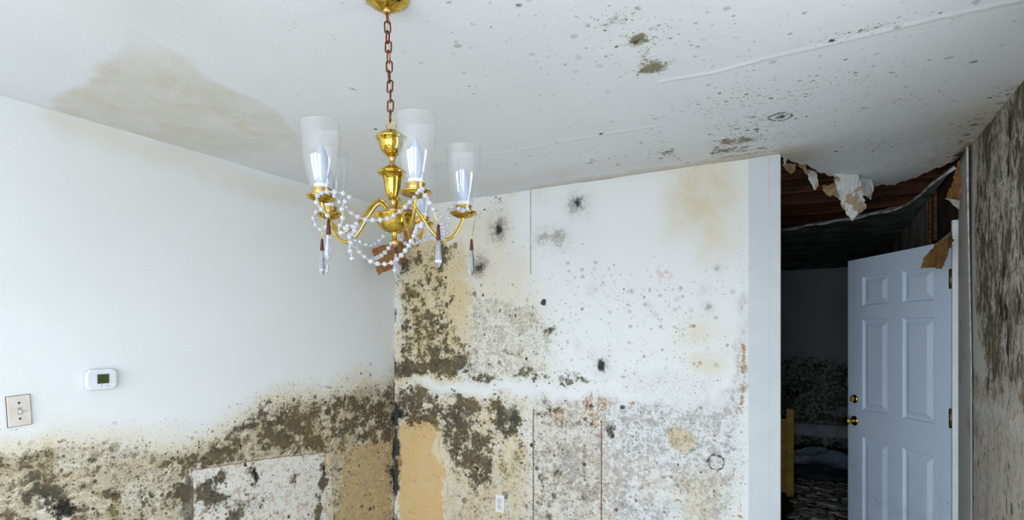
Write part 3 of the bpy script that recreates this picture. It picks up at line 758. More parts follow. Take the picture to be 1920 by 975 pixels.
# rear wall with two windows ---------------------------------------------------
wins = [(.22, 1.52, .5, 2.2), (1.78, 3.08, .5, 2.2)]
bm = bmesh.new()
xs = [-.11, wins[0][0], wins[0][1], wins[1][0], wins[1][1], RX + .11]
for i in (0, 2, 4): add_box(bm, (xs[i], Y0 - .11, 0), (xs[i + 1], Y0, CH))
for x0, x1, z0, z1 in wins:
    add_box(bm, (x0, Y0 - .11, 0), (x1, Y0, z0)); add_box(bm, (x0, Y0 - .11, z1), (x1, Y0, CH))
struct(link('wall_rear', bm_mesh('wall_rear', bm), M['plain']))

def window(name, w, z0, z1, place):
    """place maps (along, depth, height) to the room"""
    def bx(nm, a0, a1, d0, d1, h0, h1, mat, par):
        p, q = place(a0, d0, h0), place(a1, d1, h1)
        return box(nm, tuple(map(min, p, q)), tuple(map(max, p, q)), mat, par)
    t = .05
    o = struct(bx('window_frame', 0, w, .03, .09, z0, z0 + t, M['white_pl'], None)); o.name = name
    for nm, a0, a1, h0, h1 in (('window_head', 0, w, z1 - t, z1), ('window_jamb', 0, t, z0 + t, z1 - t), ('window_jamb', w - t, w, z0 + t, z1 - t),
                               ('window_rail', t, w - t, (z0 + z1) / 2 - .02, (z0 + z1) / 2 + .02)):
        bx(nm, a0, a1, .03, .09, h0, h1, M['white_pl'], o)
    bx('pane', t, w - t, .058, .062, z0 + t, (z0 + z1) / 2 - .02, M['pane'], o)
    bx('pane', t, w - t, .058, .062, (z0 + z1) / 2 + .02, z1 - t, M['pane'], o)
    bx('window_sill', -.03, w + .03, -.05, .03, z0 - .025, z0, M['white_pl'], o)
    return o
for k, (x0, x1, z0, z1) in enumerate(wins):
    window('window_%d' % (k + 1), x1 - x0, z0, z1, lambda a, d, h, x0=x0: (x0 + a, Y0 - d, h))
    portal('daylight_portal', ((x0 + x1) / 2, Y0 - .12, (z0 + z1) / 2), (PI / 2, 0, PI), x1 - x0, z1 - z0).rotation_euler = (-PI / 2, 0, PI)
half = (WY1 - WY0) / 2
for k in range(2):
    window('window_%d' % (k + 3), half, WZ0, WZ1, lambda a, d, h, k=k: (RX + d, WY0 + k * half + a, h))
window('window_5', NY1 - NY0, WZ0, WZ1, lambda a, d, h: (RX + d, NY0 + a, h))
portal('daylight_portal', (RX + .125, (NY0 + NY1) / 2, (WZ0 + WZ1) / 2), (0, PI / 2, 0), WZ1 - WZ0, NY1 - NY0)
portal('daylight_portal', (RX + .125, (WY0 + WY1) / 2, (WZ0 + WZ1) / 2), (0, PI / 2, 0), WZ1 - WZ0, WY1 - WY0)

# ceiling ------------------------------------------------------------------------
def ceil_masks(U, V):
    z = np.zeros_like(U); U0, V0 = U, V; U, V = ragged(U, V, 120, .6)
    stain = poly(U, V, [(0.9651, -2.162), (0.8258, -2.117), (0.7276, -2.084), (0.6514, -2.096), (0.5417, -2.101), (0.4152, -2.059), (0.2753, -2.061), (0.1357, -2.058), (0.000, -2.005), (-.1, -1.85), (-.1, -.9), (.35, -1.0), (.75, -1.5), (.80, -1.85)], .02)
    fade = np.exp(-(np.maximum(0, np.hypot((U - .35) / .8, (V + 1.75) / .75) - .35) / .45) ** 2)
    cream = .44 * stain * fade
    cream = np.maximum(cream, .20 * blobs(U, V, [((.5, -1.1), .6, .35, 1), ((1.5, -.2), .8, .15, 1.2), ((1.069, -2.162), .2, .15, .7)]))
    back = ss(V, -.16, 0) * ss(U, .9, 1.3)
    cream = np.maximum(cream, .62 * back * ss(U, 2.75, 2.5)); cream = np.maximum(cream, .55 * ss(U, RX - .35, RX) * ss(V, -.7, 0))
    mold = blobs(U, V, [((2.149, -1.367), .055, .05, 1.0), ((2.152, -1.181), .065, .055, 1.0), ((2.147, -1.276), .025, .07, .6), ((2.144, -1.509), .06, .045, .6), ((2.213, -1.405), .06, .05, .28), ((2.322, -0.2883), .20, .09, .72), ((2.224, -0.1736), .16, .06, .8), ((2.031, -0.2819), .09, .07, .75),
                        ((2.377, -0.48), .2, .12, .32), ((2.479, -0.7522), .35, .12, .20), ((1.981, -0.4394), .1, .05, .34), ((2.734, -1.089), .10, .02, .5), ((3.259, -0.018), .10, .25, .42), ((3.245, 0.3998), .10, .1, .75), ((1.682, -0.3366), .12, .03, .3), ((2.387, -0.1266), .16, .035, .6),
                        ((2.333, -0.067), .2, .02, .6), ((2.118, -1.348), .12, .15, .07), ((2.872, 0.061), .2, .2, .12), ((2.984, -0.033), .1, .1, .12), ((3.261, -0.339), .05, .1, .5)])
    tapeclean = poly(U, V, [(2.236, -0.6895), (2.089, -0.7719), (2.038, -0.1366), (2.169, -0.063)], .01)
    mold = mold * (1 - .9 * tapeclean)
    pale = .10 + blobs(U, V, [((2.38, -0.5119), .4, .25, .26), ((2.159, -1.428), .3, .2, .3), ((1.671, -0.5285), .5, .12, .16), ((2.593, -1.045), .5, .3, .10)])
    pale *= ss(U, .9, 1.7) * .7 * (1 - .8 * tapeclean)
    fleck = .55 * blobs(U, V, [((2.451, -0.6289), .4, .2, .34), ((2.307, -0.2563), .25, .10, .45), ((2.006, -0.3401), .2, .08, .34), ((1.64, -0.7112), .4, .10, .12), ((2.734, -1.089), .3, .03, .5), ((3.259, -0.018), .15, .4, .4), ((2.159, -1.428), .3, .25, .05), ((2.912, -0.6568), .5, .4, .10), ((2.005, -1.375), .6, .5, .02)]) * (1 - .9 * tapeclean)
    rust = blobs(U, V, [((1.731, -0.2284), .03, .012, .7), ((2.951, -0.4608), .08, .06, .5), ((2.398, -0.8491), .05, .05, .35), ((1.682, -0.3366), .15, .03, .45), ((2.29, -0.7485), .1, .06, .25), ((1.155, -1.557), .012, .012, 1.3), ((2.628, -0.7695), .02, .02, .6)])
    U, V = ragged(U0, V0, 120, .2)
    black = blobs(U, V, [((2.507, -0.5059), .034, .034, .78), ((2.677, -1.081), .012, .012, 1), ((2.153, -1.364), .02, .016, .7), ((2.148, -1.153), .03, .018, .55), ((1.948, -1.697), .016, .016, .8), ((1.796, -0.6921), .016, .012, .9), ((0.9656, -1.224), .012, .012, .9), ((0.954, -1.619), .008, .008, .8),
                         ((2.724, -0.9207), .010, .01, .9), ((3.073, -0.709), .025, .025, .62), ((1.888, -0.8016), .014, .012, .6), ((1.834, -1.351), .010, .01, .7), ((1.731, -0.2284), .014, .01, .6), ((2.933, -1.099), .008, .008, .8), ((2.908, -1.027), .03, .02, .5), ((2.854, -0.3111), .025, .03, .35), ((0.4222, -0.7422), .01, .02, .6), ((0.3531, -0.6077), .01, .02, .5)])
    rc = (2.507, -0.5059); rr = np.hypot(U - rc[0], V - rc[1])
    black = np.maximum(black, .70 * np.exp(-((rr - .042) / .012) ** 2))
    black = np.maximum(black, .9 * ss(U, RX - .10, RX) * ss(V, .05, .4)); black = np.maximum(black, .5 * ss(U, RX - .03, RX) * ss(V, -.6, -.2))
    haze = .10 * ss(V, -.9, 0) * ss(U, 1.2, 2.2) + .35 * ss(U, RX - .5, RX) * ss(V, -.5, .3)
    haze = np.maximum(haze, blobs(U, V, [((2.312, -1.275), .3, .15, .16), ((2.275, -1.456), .3, .15, .14), ((1.81, -1.364), .4, .3, .07)]))
    haze = np.maximum(haze, .28 * ss(V, .05, .35) * ss(U, 2.6, 2.9))
    slate = .35 * ss(U, RX - .16, RX) * ss(V, .0, .4)
    seen = ss(V0, -2.75, -2.55)
    return {k: v * seen for k, v in dict(mold=mold, pale=pale, cream=cream, rust=rust, black=black, haze=haze, fleck=fleck, slate=slate).items()}

S1 = [(2.163, -1.068), (2.337, -1.047), (2.502, -1.065), (2.735, -1.065), (2.938, -1.075), (3.12, -1.066), (3.27, -1.07)]
S2 = [(.9, -.72), (1.181, -0.7135), (1.343, -0.6774), (1.574, -0.6843), (1.806, -0.6789), (2.06, -0.6578)]
def ceil_relief(U, V):
    r = .0035 * stroke(U, V, S1, .007) + .0025 * stroke(U, V, S2, .007) + .0015 * np.sin(U * 3.3) * np.sin(V * 3.9)
    r += .03 * ss(V, .1, .7) * (U > BX - .01)
    return r

TEAR = [(BX, .05), (2.50, .10), (2.56, .22), (2.60, .27), (2.64, .37), (2.69, .47), (2.73, .50), (2.78, .54), (2.84, .62), (2.89, .64), (2.92, .80), (2.97, .80), (3.02, .82), (3.08, .74), (3.13, .66), (3.18, .56), (3.23, .50), (3.28, .40)]
tx = np.array([p[0] for p in TEAR]); ty = np.array([p[1] for p in TEAR])
ceil = grid_panel('ceiling', axis_vals((0, BX, .008)), axis_vals((Y0, -2.6, .06), (-2.6, .01, .008)),
                  lambda U, V, D: np.stack([U, V, CH - D], -1), ceil_masks, M['ceil'], relief=ceil_relief, flip=True)
struct(ceil)
def warp2(U, V):
    jag = np.interp(U, tx, ty) + .012 * np.sin(U * 150) + .010 * np.sin(U * 67 + 1) + .006 * np.sin(U * 310)
    s = ss(V, -.45, .01); return U, V + s * (jag - .01)
grid_panel('ceiling_board', axis_vals((BX, RX + .004, .008)), axis_vals((Y0, -2.6, .06), (-2.6, -.5, .01), (-.5, .01, .006)),
           lambda U, V, D: np.stack([U, V, CH - D], -1), ceil_masks, M['ceil'], ceil, ceil_relief, warp2, True)
box('ceiling_core', (-.11, Y0 - .11, CH + .008), (RX + .11, -.02, CH + .06), M['plain'], ceil)
box('ceiling_core', (-1.6, .02, CH + .008), (BX - .01, .11, CH + .06), M['plain_dark'], ceil)
# framing laid bare above the hole
for k, y in enumerate((.30, .70, 1.10, 1.50, 1.90, 2.30)):
    box('joist', (1.2, y, CH + .05), (RX + .1, y + .042, CH + .20), M['joist'], ceil, bevel=.004)
for k in range(14):
    y = -.02 + .19 * k
    box('deck_board', (1.2, y, CH + .205), (RX + .1, y + .178, CH + .225), M['deck'], ceil)
# torn flaps hanging along the edge
sheet('torn_flap', [(2.48, 0.213, 2.451), (2.543, 0.2714, 2.455), (2.535, 0.2672, 2.418), (2.518, 0.2463, 2.398), (2.492, 0.2199, 2.418)], .004, M['tornpaper'], ceil, .006)
sheet('torn_flap', [(2.544, 0.2953, 2.464), (2.586, 0.3304, 2.461), (2.585, 0.3183, 2.401), (2.574, 0.312, 2.432), (2.549, 0.2981, 2.447)], .003, M['tornpaper'], ceil)
sheet('torn_flap', [(2.589, 0.3545, 2.444), (2.634, 0.4027, 2.436), (2.644, 0.3855, 2.349), (2.629, 0.3656, 2.329), (2.599, 0.3487, 2.384)], .005, M['gypsum'], ceil, .008)
sheet('torn_flap', [(2.665, 0.5233, 2.388), (2.691, 0.5379, 2.382), (2.722, 0.5438, 2.4), (2.752, 0.538, 2.297), (2.716, 0.5409, 2.326), (2.696, 0.5408, 2.319), (2.662, 0.5218, 2.352)], .003, M['tornpaper'], ceil, .01)
sheet('torn_flap', [(2.72, 0.451, 2.45), (2.819, 0.5181, 2.442), (2.84, 0.5072, 2.378), (2.849, 0.4892, 2.312), (2.865, 0.4752, 2.23), (2.802, 0.4168, 2.158), (2.756, 0.4255, 2.235), (2.727, 0.4436, 2.364)], .011, M['gypsum'], ceil, .012)
sheet('torn_flap', [(2.821, 0.5653, 2.448), (2.895, 0.6414, 2.427), (2.913, 0.6397, 2.368), (2.901, 0.6219, 2.3), (2.857, 0.5855, 2.327), (2.842, 0.5768, 2.389)], .005, M['gypsum'], ceil, .01)
sheet('torn_flap', [(2.49, 0.012, 2.437), (2.507, 0.1135, 2.447), (2.489, 0.1266, 2.41)], .003, M['gypsum'], ceil)

# ceiling of the dark room beyond the hole
EDGE2 = [(-1.6, 2.3), (1.6, 2.25), (2.377, 2.133), (2.625, 1.969), (2.871, 1.859), (3.057, 1.699), (3.163, 1.54), (3.201, 1.271), (3.216, 0.9998), (3.262, .62)]
bm = bmesh.new(); row_a, row_b = [], []
pts2 = []
for a, b in zip(EDGE2[:-1], EDGE2[1:]):
    for t in (0, .25, .5, .75): pts2.append((a[0] + (b[0] - a[0]) * t, a[1] + (b[1] - a[1]) * t))
pts2.append(EDGE2[-1])
for x, y in pts2:
    jj = random.uniform(-.012, .012)
    row_a.append(bm.verts.new((x, y + jj, CH - .012 - random.uniform(0, .006)))); row_b.append(bm.verts.new((max(x, -1.6) if x < RX else RX, FY, CH)))
for i in range(len(row_a) - 1): bm.faces.new((row_a[i], row_b[i], row_b[i + 1], row_a[i + 1]))
me = bpy.data.meshes.new('ceiling_far'); bm.to_mesh(me); bm.free()
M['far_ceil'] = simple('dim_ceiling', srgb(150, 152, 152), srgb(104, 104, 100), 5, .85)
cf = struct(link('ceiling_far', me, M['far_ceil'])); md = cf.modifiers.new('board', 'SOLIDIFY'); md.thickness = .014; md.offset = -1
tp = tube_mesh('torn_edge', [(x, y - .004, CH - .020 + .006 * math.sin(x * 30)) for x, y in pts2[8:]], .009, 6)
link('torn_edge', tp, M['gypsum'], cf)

# far wall and side wall of the dark room
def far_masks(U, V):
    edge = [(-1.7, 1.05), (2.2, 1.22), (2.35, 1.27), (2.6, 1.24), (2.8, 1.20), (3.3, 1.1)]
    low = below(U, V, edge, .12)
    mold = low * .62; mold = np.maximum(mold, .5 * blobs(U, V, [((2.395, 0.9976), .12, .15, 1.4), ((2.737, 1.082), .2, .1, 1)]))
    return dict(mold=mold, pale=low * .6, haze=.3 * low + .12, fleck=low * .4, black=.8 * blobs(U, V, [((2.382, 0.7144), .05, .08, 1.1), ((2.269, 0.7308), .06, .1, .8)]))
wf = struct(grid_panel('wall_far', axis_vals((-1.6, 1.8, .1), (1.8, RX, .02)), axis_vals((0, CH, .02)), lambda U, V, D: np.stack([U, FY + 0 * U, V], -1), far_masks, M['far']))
box('wall_core', (-1.6, FY + .003, 0), (RX + .11, FY + .12, CH + .02), M['plain_dark'], wf)
struct(box('wall_room_side', (-1.72, .0, 0), (-1.6, FY + .12, CH + .02), M['plain_dark']))
rf = struct(box('roof', (-1.72, -.2, CH + .24), (RX + .2, FY + .12, CH + .28), M['deck']))
box('eave_light_seal', (-1.72, FY + .001, CH), (RX + .2, FY + .12, CH + .24), M['deck'], rf)  # this and the next four: unseen boards added to stop daylight leaking in
box('eave_light_seal', (-1.72, -.2, CH + .003), (-.112, .12, CH + .06), M['deck'], rf)
box('eave_light_seal', (RX + .101, -.2, CH + .0), (RX + .2, FY + .12, CH + .24), M['deck'], rf)
box('eave_light_seal', (-1.72, -.2, CH + .06), (RX + .2, -.12, CH + .24), M['deck'], rf)
box('eave_light_seal', (-1.72, -.12, CH + .0), (-1.6, FY + .12, CH + .24), M['deck'], rf)

# brown paper torn loose in the corner behind the lamp
sheet('torn_paper', [(0.092, -0.026, 2.428), (0.1769, -0.002, 2.431), (0.1898, -0.018, 2.182), (0.1284, -0.052, 2.144)], .002, M['kraft'], wbk, .004)
sheet('torn_paper', [(0.1484, -0.3848, 2.098), (0.1814, -0.114, 2.194), (0.1972, -0.1051, 2.052), (0.1901, -0.3614, 1.931), (0.1693, -0.3731, 2.009)], .002, M['kraft'], wbk, .01)

# loosened paper skin on the right wall, beside the door frame
def skin_pt(s, t):
    z = .45 + (2.425 - .45) * t
    bulge = .014 * ss(t, .35, 1.0) * (s ** 2)
    y = DY - .004 - (.29 - .02 * t) * s
    return (RX - .006 - .004 * math.sin(s * PI) - float(bulge), y, z)
vs, fs = [], []
ns, nt = 10, 40
for j in range(nt + 1):
    for i in range(ns + 1): vs.append(skin_pt(i / ns, j / nt))
for j in range(nt):
    for i in range(ns):
        a = j * (ns + 1) + i; fs.append((a, a + 1, a + ns + 2, a + ns + 1))
M['skin'] = simple('grey_paper_skin', srgb(178, 178, 174), srgb(136, 128, 116), 6, .85, bstr=.2, lo=.5, hi=.75)
M['skin_edge'] = simple('torn_white_edge', srgb(210, 210, 204), srgb(170, 168, 160), 20, .85)
sk = link('paper_skin', mesh_from('paper_skin', vs, fs), M['skin'], wr, True)
md = sk.modifiers.new('t', 'SOLIDIFY'); md.thickness = .0015; md.offset = 0
link('skin_edge', tube_mesh('skin_edge', [skin_pt(1, t / 30) for t in range(12, 31)], [.0015 + .0035 * (k / 18) for k in range(19)], 6), M['skin_edge'], wr)
sheet('torn_paper', [(3.259, 0.4902, 2.424), (3.282, 0.4803, 2.412), (3.262, 0.4457, 2.306), (3.25, 0.4164, 2.206), (3.185, 0.3566, 2.214), (3.225, 0.4251, 2.311)], .002, M['kraft'], wr, .012)
sheet('torn_paper', [(3.181, 0.349, 2.213), (3.249, 0.41, 2.207), (3.241, 0.4113, 2.164)], .002, M['skin_edge'], wr)
sheet('torn_paper', [(3.232, 0.4517, 2.057), (3.236, 0.4429, 2.018), (3.202, 0.4122, 1.958), (3.195, 0.397, 1.936), (3.184, 0.4019, 1.876), (3.1, 0.3319, 1.874), (3.103, 0.322, 1.922), (3.148, 0.3475, 1.998), (3.193, 0.3844, 2.018)], .002, M['kraft_d'], wr, .02)

# ------------------------------------------------------------------ door and its frame
HG = Vector((3.248, .564, 0)); SD = Vector((-.528, .849, 0)); ND = Vector((-.849, -.528, 0))
DW, DH, DT = .823, 2.034, .044
door = empty('door_1', (HG.x, HG.y, 0), math.atan2(SD.y, SD.x)); struct(door)
# in the door's own frame: x from hinge to free edge, y towards the room (ND), z up
def loc_n(): return 1.0 if (Matrix.Rotation(math.atan2(SD.y, SD.x), 3, 'Z') @ Vector((0, 1, 0))).dot(ND) > 0 else -1.0
SG = loc_n()
PAN = [(x0, x1, z0, z1) for (x0, x1) in ((.127, .346), (.464, .683)) for (z0, z1) in ((.20, .893), (1.069, 1.641), (1.733, 1.914))]
bm = bmesh.new()
cx = sorted({0, DW, *[p[0] for p in PAN], *[p[1] for p in PAN]}); cz = sorted({0.012, DH, *[p[2] for p in PAN], *[p[3] for p in PAN]})
def q(a): return [bm.verts.new((x, SG * y, z)) for x, y, z in a]
for i in range(len(cx) - 1):
    for j in range(len(cz) - 1):
        x0, x1, z0, z1 = cx[i], cx[i + 1], cz[j], cz[j + 1]
        if any(abs(p[0] - x0) < 1e-6 and abs(p[2] - z0) < 1e-6 for p in PAN): continue
        bm.faces.new(q([(x0, 0, z0), (x1, 0, z0), (x1, 0, z1), (x0, 0, z1)]))
zb = .012
for a in ([(0, 0, zb), (0, -DT, zb), (0, -DT, DH), (0, 0, DH)], [(DW, 0, zb), (DW, 0, DH), (DW, -DT, DH), (DW, -DT, zb)],
          [(0, 0, DH), (0, -DT, DH), (DW, -DT, DH), (DW, 0, DH)], [(0, 0, zb), (DW, 0, zb), (DW, -DT, zb), (0, -DT, zb)], [(0, -DT, zb), (DW, -DT, zb), (DW, -DT, DH), (0, -DT, DH)]):
    bm.faces.new(q(a))
bmesh.ops.remove_doubles(bm, verts=bm.verts[:], dist=1e-5)
link('door_leaf', bm_mesh('door_leaf', bm), M['door'], door)
for x0, x1, z0, z1 in PAN:
    bm = bmesh.new()
    rings = [(0, 0), (.003, -.009), (.010, -.013), (.016, -.013), (.046, -.002), (.046, -.002)]
    prev = None
    for ins, dp in rings[:5]:
        r = [bm.verts.new((a, SG * dp, b)) for a, b in ((x0 + ins, z0 + ins), (x1 - ins, z0 + ins), (x1 - ins, z1 - ins), (x0 + ins, z1 - ins))]
        if prev:
            for k in range(4): bm.faces.new((prev[k], prev[(k + 1) % 4], r[(k + 1) % 4], r[k]))
        prev = r
    bm.faces.new(prev)
    link('door_panel', bm_mesh('door_panel', bm), M['door'], door)
def turned(name, prof, at, parent, mat, seg=24):
    """a lathe turned about the door's normal"""
    o = link(name, lathe_mesh(name, prof, seg), mat, parent)
    o.location = at; o.rotation_euler = (-SG * PI / 2, 0, 0); return o
kb = turned('door_knob', [(.001, 0), (.033, 0), (.033, .004), (.026, .009), (.012, .012), (.011, .030), (.018, .036), (.026, .044), (.028, .054), (.024, .063), (.012, .068), (.001, .069)], (.757, 0, .985), door, M['brass'])
kb['label'] = 'round polished brass knob'
dbt = turned('deadbolt', [(.001, 0), (.028, 0), (.028, .006), (.022, .012), (.001, .014)], (.752, 0, 1.128), door, M['brass'])
dbt['label'] = 'brass deadbolt with thumb turn'
bm = bmesh.new(); add_box(bm, (-.006, -.016, .013), (.006, .016, .03), .002)
link('thumb_turn', bm_mesh('thumb_turn', bm), M['brass'], dbt)
for zc in (.24, 1.117, 1.836):
    hb = link('hinge', tube_mesh('hinge', [(.006, SG * .008, zc - .05), (.006, SG * .008, zc + .05)], .009, 12), M['hinge'], door)
    box('hinge_leaf', (-.001, min(0, SG * .001), zc - .048), (.016, max(0, SG * .001), zc + .048), M['brass_d'], hb)

tr = struct(empty('trim_1', (RX, DY, 0)))
M['jamb'] = simple('white_door_casing', srgb(226, 230, 234), srgb(216, 221, 226), 9, .5)
bm = bmesh.new(); add_box(bm, (-.030, .0005, 0), (.10, .030, 2.135), .003); link('hinge_jamb', bm_mesh('hinge_jamb', bm), M['jamb'], tr)
bm = bmesh.new(); add_box(bm, (-.012, .875, 0), (.10, .905, 2.10), .003); link('strike_jamb', bm_mesh('strike_jamb', bm), M['jamb'], tr)
bm = bmesh.new(); add_box(bm, (-.004, .032, 2.075), (.10, .873, 2.105), .003); link('head_jamb', bm_mesh('head_jamb', bm), M['jamb'], tr)

# ------------------------------------------------------------------ chandelier
FWD = Vector((-math.sin(math.atan2(575.5, 1025)), math.cos(math.atan2(575.5, 1025)), 0)); RGT = Vector((FWD.y, -FWD.x, 0))
BASE = Vector((1.650, -1.900, CH))                     # where it hangs from the ceiling
ch = empty('chandelier', BASE)
tag(ch, 'brass chandelier with five glass shades hanging from ceiling by a chain', 'chandelier')
def axis_at(z):                                        # it hangs a little out of plumb
    t = (CH - z) / .68
    return Vector((0, 0, z - CH)) + RGT * (.022 * t)
def turn(name, prof, mat, seg=40, parent=ch):
    zm = prof[len(prof) // 2][1]; a = axis_at(zm)
    me = lathe_mesh(name, [(r, z - zm) for r, z in prof], seg); o = link(name, me, mat, parent); o.location = a; return o
zz = lambda py: 1.555 + (625 - py) * 1.405e-3          # height on the lamp's axis
turn('canopy', [(.012, 2.408), (.016, 2.409), (.030, 2.414), (.045, 2.424), (.052, 2.432), (.057, 2.434), (.058, 2.4395), (.0575, 2.4398)], M['brass_b'])
turn('canopy_loop', [(.004, 2.397), (.009, 2.399), (.012, 2.404), (.012, 2.411), (.008, 2.412)], M['brass_d'])
# chain
def link_mesh():
    pts = []
    for k in range(28):
        a = 2 * PI * k / 28
        x = .0075 * math.cos(a); z = .0075 * math.sin(a) + (.0085 if math.sin(a) > 0 else -.0085)
        pts.append((x, 0, z))
    return tube_mesh('chain_link', pts, .0021, 8, True)
lm = link_mesh(); lm.materials.append(M['copper'])
ztop, zbot, nl = 2.402, 2.116, 11
rzview = math.atan2(RGT.y, RGT.x)
for k in range(nl):
    z = ztop - (ztop - zbot) * (k + .5) / nl
    o = bpy.data.objects.new('chain_link', lm); COL.objects.link(o); o.parent = ch
    o.location = axis_at(z) + RGT * random.uniform(-.0012, .0012)
    o.rotation_euler = (random.uniform(-.06, .06), random.uniform(-.05, .05), rzview + (0 if k % 2 else PI / 2) + random.uniform(-.3, .3))
cp = [axis_at(2.41 - (2.41 - 2.09) * t / 24) + RGT * (.0035 * math.sin(t * .9)) + FWD * (.003 * math.cos(t * .9)) for t in range(25)]
link('cord', tube_mesh('cord', cp, .0012, 6), M['cord'], ch)
rg = link('top_ring', tube_mesh('top_ring', [(.0125 * math.cos(a * PI / 16), 0, .0125 * math.sin(a * PI / 16)) for a in range(32)], .0018, 8, True), M['brass'], ch)
rg.location = axis_at(zz(236)); rg.rotation_euler = (0, 0, rzview)
turn('top_cup', [(.004, zz(243)), (.012, zz(245)), (.026, zz(248)), (.033, zz(253)), (.038, zz(255)), (.041, zz(258)), (.0385, zz(261)), (.033, zz(264)), (.032, zz(272)), (.028, zz(281)), (.018, zz(289)), (.0085, zz(293))], M['brass_b'])
turn('stem', [(.0085, zz(293)), (.0105, zz(295)), (.007, zz(299)), (.0068, zz(306)), (.010, zz(308)), (.011, zz(310))], M['brass_d'])
turn('vase', [(.010, zz(309)), (.022, zz(313)), (.033, zz(319)), (.0385, zz(322)), (.0395, zz(325)), (.033, zz(328)), (.026, zz(332)), (.0235, zz(340)), (.0215, zz(352)), (.0175, zz(364)), (.0115, zz(373)), (.0085, zz(375))], M['brass_b'])
turn('lower_stem', [(.0085, zz(375)), (.0105, zz(377)), (.0075, zz(381)), (.0085, zz(389)), (.019, zz(391)), (.021, zz(394)), (.021, zz(400)), (.018, zz(402))], M['brass_d'])
turn('bowl', [(.018, zz(401)), (.030, zz(402.5)), (.050, zz(402)), (.055, zz(404)), (.0545, zz(406)), (.048, zz(411)), (.046, zz(415)), (.044, zz(420)), (.036, zz(428)), (.025, zz(433)), (.018, zz(435)), (.008, zz(436))], M['brass_b'])
turn('finial_stem', [(.0065, zz(434)), (.0075, zz(437)), (.006, zz(440)), (.006, zz(449))], M['brass_b'])
turn('finial_ball', [(.002, zz(463))] + [(.0105 * math.sin(PI * k / 12), zz(454.5) - .0115 * math.cos(PI * k / 12)) for k in range(2, 12)] + [(.004, zz(446))], M['brass_d'])

def flute(prof_fn, n, seg): pass
shade_prof = [(.0205, 0), (.0225, .003), (.0275, .016), (.0340, .036), (.0395, .060), (.0430, .085), (.0452, .115), (.0462, .140), (.0470, .158)]
def shade_mesh():
    sp = spline([(r, 0, z) for r, z in shade_prof], 4)
    out = [(p.x, p.z) for p in sp]; inn = [(r - .0016, z) for r, z in out[::-1]]
    me = lathe_mesh('glass_shade', out + inn, 48, cap=False); me.materials.append(M['shade']); return me
SHM = shade_mesh()
bulbp = [(.010, 0), (.0120, .004), (.0165, .016), (.0185, .030), (.0180, .044), (.0150, .060), (.0105, .075), (.0055, .088), (.0015, .095), (.0004, .096)]
BLM = lathe_mesh('bulb', [(p.x, p.z) for p in spline([(r, 0, z) for r, z in bulbp], 3)], 28); BLM.materials.append(M['bulb'])
SLM = lathe_mesh('candle_sleeve', [(.0165, 0), (.0175, .001), (.0175, .017), (.016, .0185), (.010, .0188)], 28); SLM.materials.append(M['sleeve'])
CUM = lathe_mesh('socket_cup', [(.016, 0), (.0205, .001), (.0215, .004), (.0215, .015), (.0232, .0165), (.0232, .019), (.0210, .020), (.0190, .0185), (.017, .014)], 32); CUM.materials.append(M['brass_d'])
BOM = lathe_mesh('bobeche', [(.006, -.012), (.012, -.011), (.020, -.0085), (.0285, -.0045), (.0300, -.0040), (.0300, -.0015), (.0350, -.0008), (.0365, .0015), (.0360, .0035), (.033, .0030), (.026, .0015), (.016, .001)], 40); BOM.materials.append(M['brass_b'])
ARMS = [(-45, .200, 1.878), (26, .205, 1.878), (98, .183, 1.876), (-110, .206, 1.882), (168, .200, 1.882)]
armtip = []
for ang, R, zt in ARMS:
    a = math.radians(ang); d = (-FWD * math.cos(a) + RGT * math.sin(a)); c = axis_at(1.86); c.z = 0
    k = R / .2
    prof = [(.012, zz(398)), (.022, zz(388)), (.036, zz(380)), (.052, zz(382)), (.078, zz(403)), (.108, zz(431)), (.138, zz(447)), (.168, zz(441)), (.190, zz(420)), (.1995, zz(402)), (.2, zt - .004)]
    pts = spline([c + d * (r * k if r < .199 else R) + Vector((0, 0, z - CH)) for r, z in prof], 7)
    arm = link('arm', tube_mesh('arm', pts, .0042, 10), M['brass'], ch)
    tip = c + d * R + Vector((0, 0, zt - CH)); armtip.append(BASE + tip)
    for me, dz in ((BOM, 0), (CUM, .002), (SLM, .014), (SHM, .0185), (BLM, .032)):
        o = bpy.data.objects.new(me.name, me); COL.objects.link(o); o.parent = arm; o.location = tip + Vector((0, 0, dz))
        if me is SHM: o.rotation_euler = (random.uniform(-.03, .03), random.uniform(-.03, .03), 0)

# crystal drops
def drop_mesh(L, w):
    return lathe_mesh('crystal', [(.0008, 0), (w * .42, -.004), (w * .55, -.012), (w, -L * .74), (w * .9, -L * .82), (w * .35, -L * .955), (.0006, -L)], 6)
def flat(me):
    me.polygons.foreach_set('use_smooth', np.zeros(len(me.polygons), dtype=bool)); return me
def crystal_drop(top, cap_top, cap_bot, tip, w, hook):
    """hook: where the wire holds; the rest hangs plumb under cap_top"""
    ct, cb, tp_ = Vector(cap_top), Vector(cap_bot), Vector(tip)
    L = cb.z - tp_.z
    me = flat(drop_mesh(L, w)); o = link('crystal_drop', me, M['drop'], ch); o.location = Vector((ct.x, ct.y, cb.z)) - BASE
    o.rotation_euler = (0, 0, random.uniform(0, 1))
    h = ct.z - cb.z
    link('sleeve', lathe_mesh('sleeve', [(w * .62, -.002), (w * .50, h * .3), (w * .34, h), (.0008, h + .001)], 8), M['garnet'], o)
    hk = Vector(hook); e = o.location + BASE
    pts = [hk - e, (hk - e) * .6 + Vector((0, 0, h * .4 + .004)), Vector((0, 0, h))]
    w2 = link('wire', tube_mesh('wire', spline(pts, 4), .0009, 5), M['brass_b'], o)
    for c_ in o.children: c_.rotation_euler = (0, 0, -o.rotation_euler.z)
def edge_of(i, dx=0.0, dd=0.0): return armtip[i] + RGT * dx + FWD * dd + Vector((0, 0, -.001))
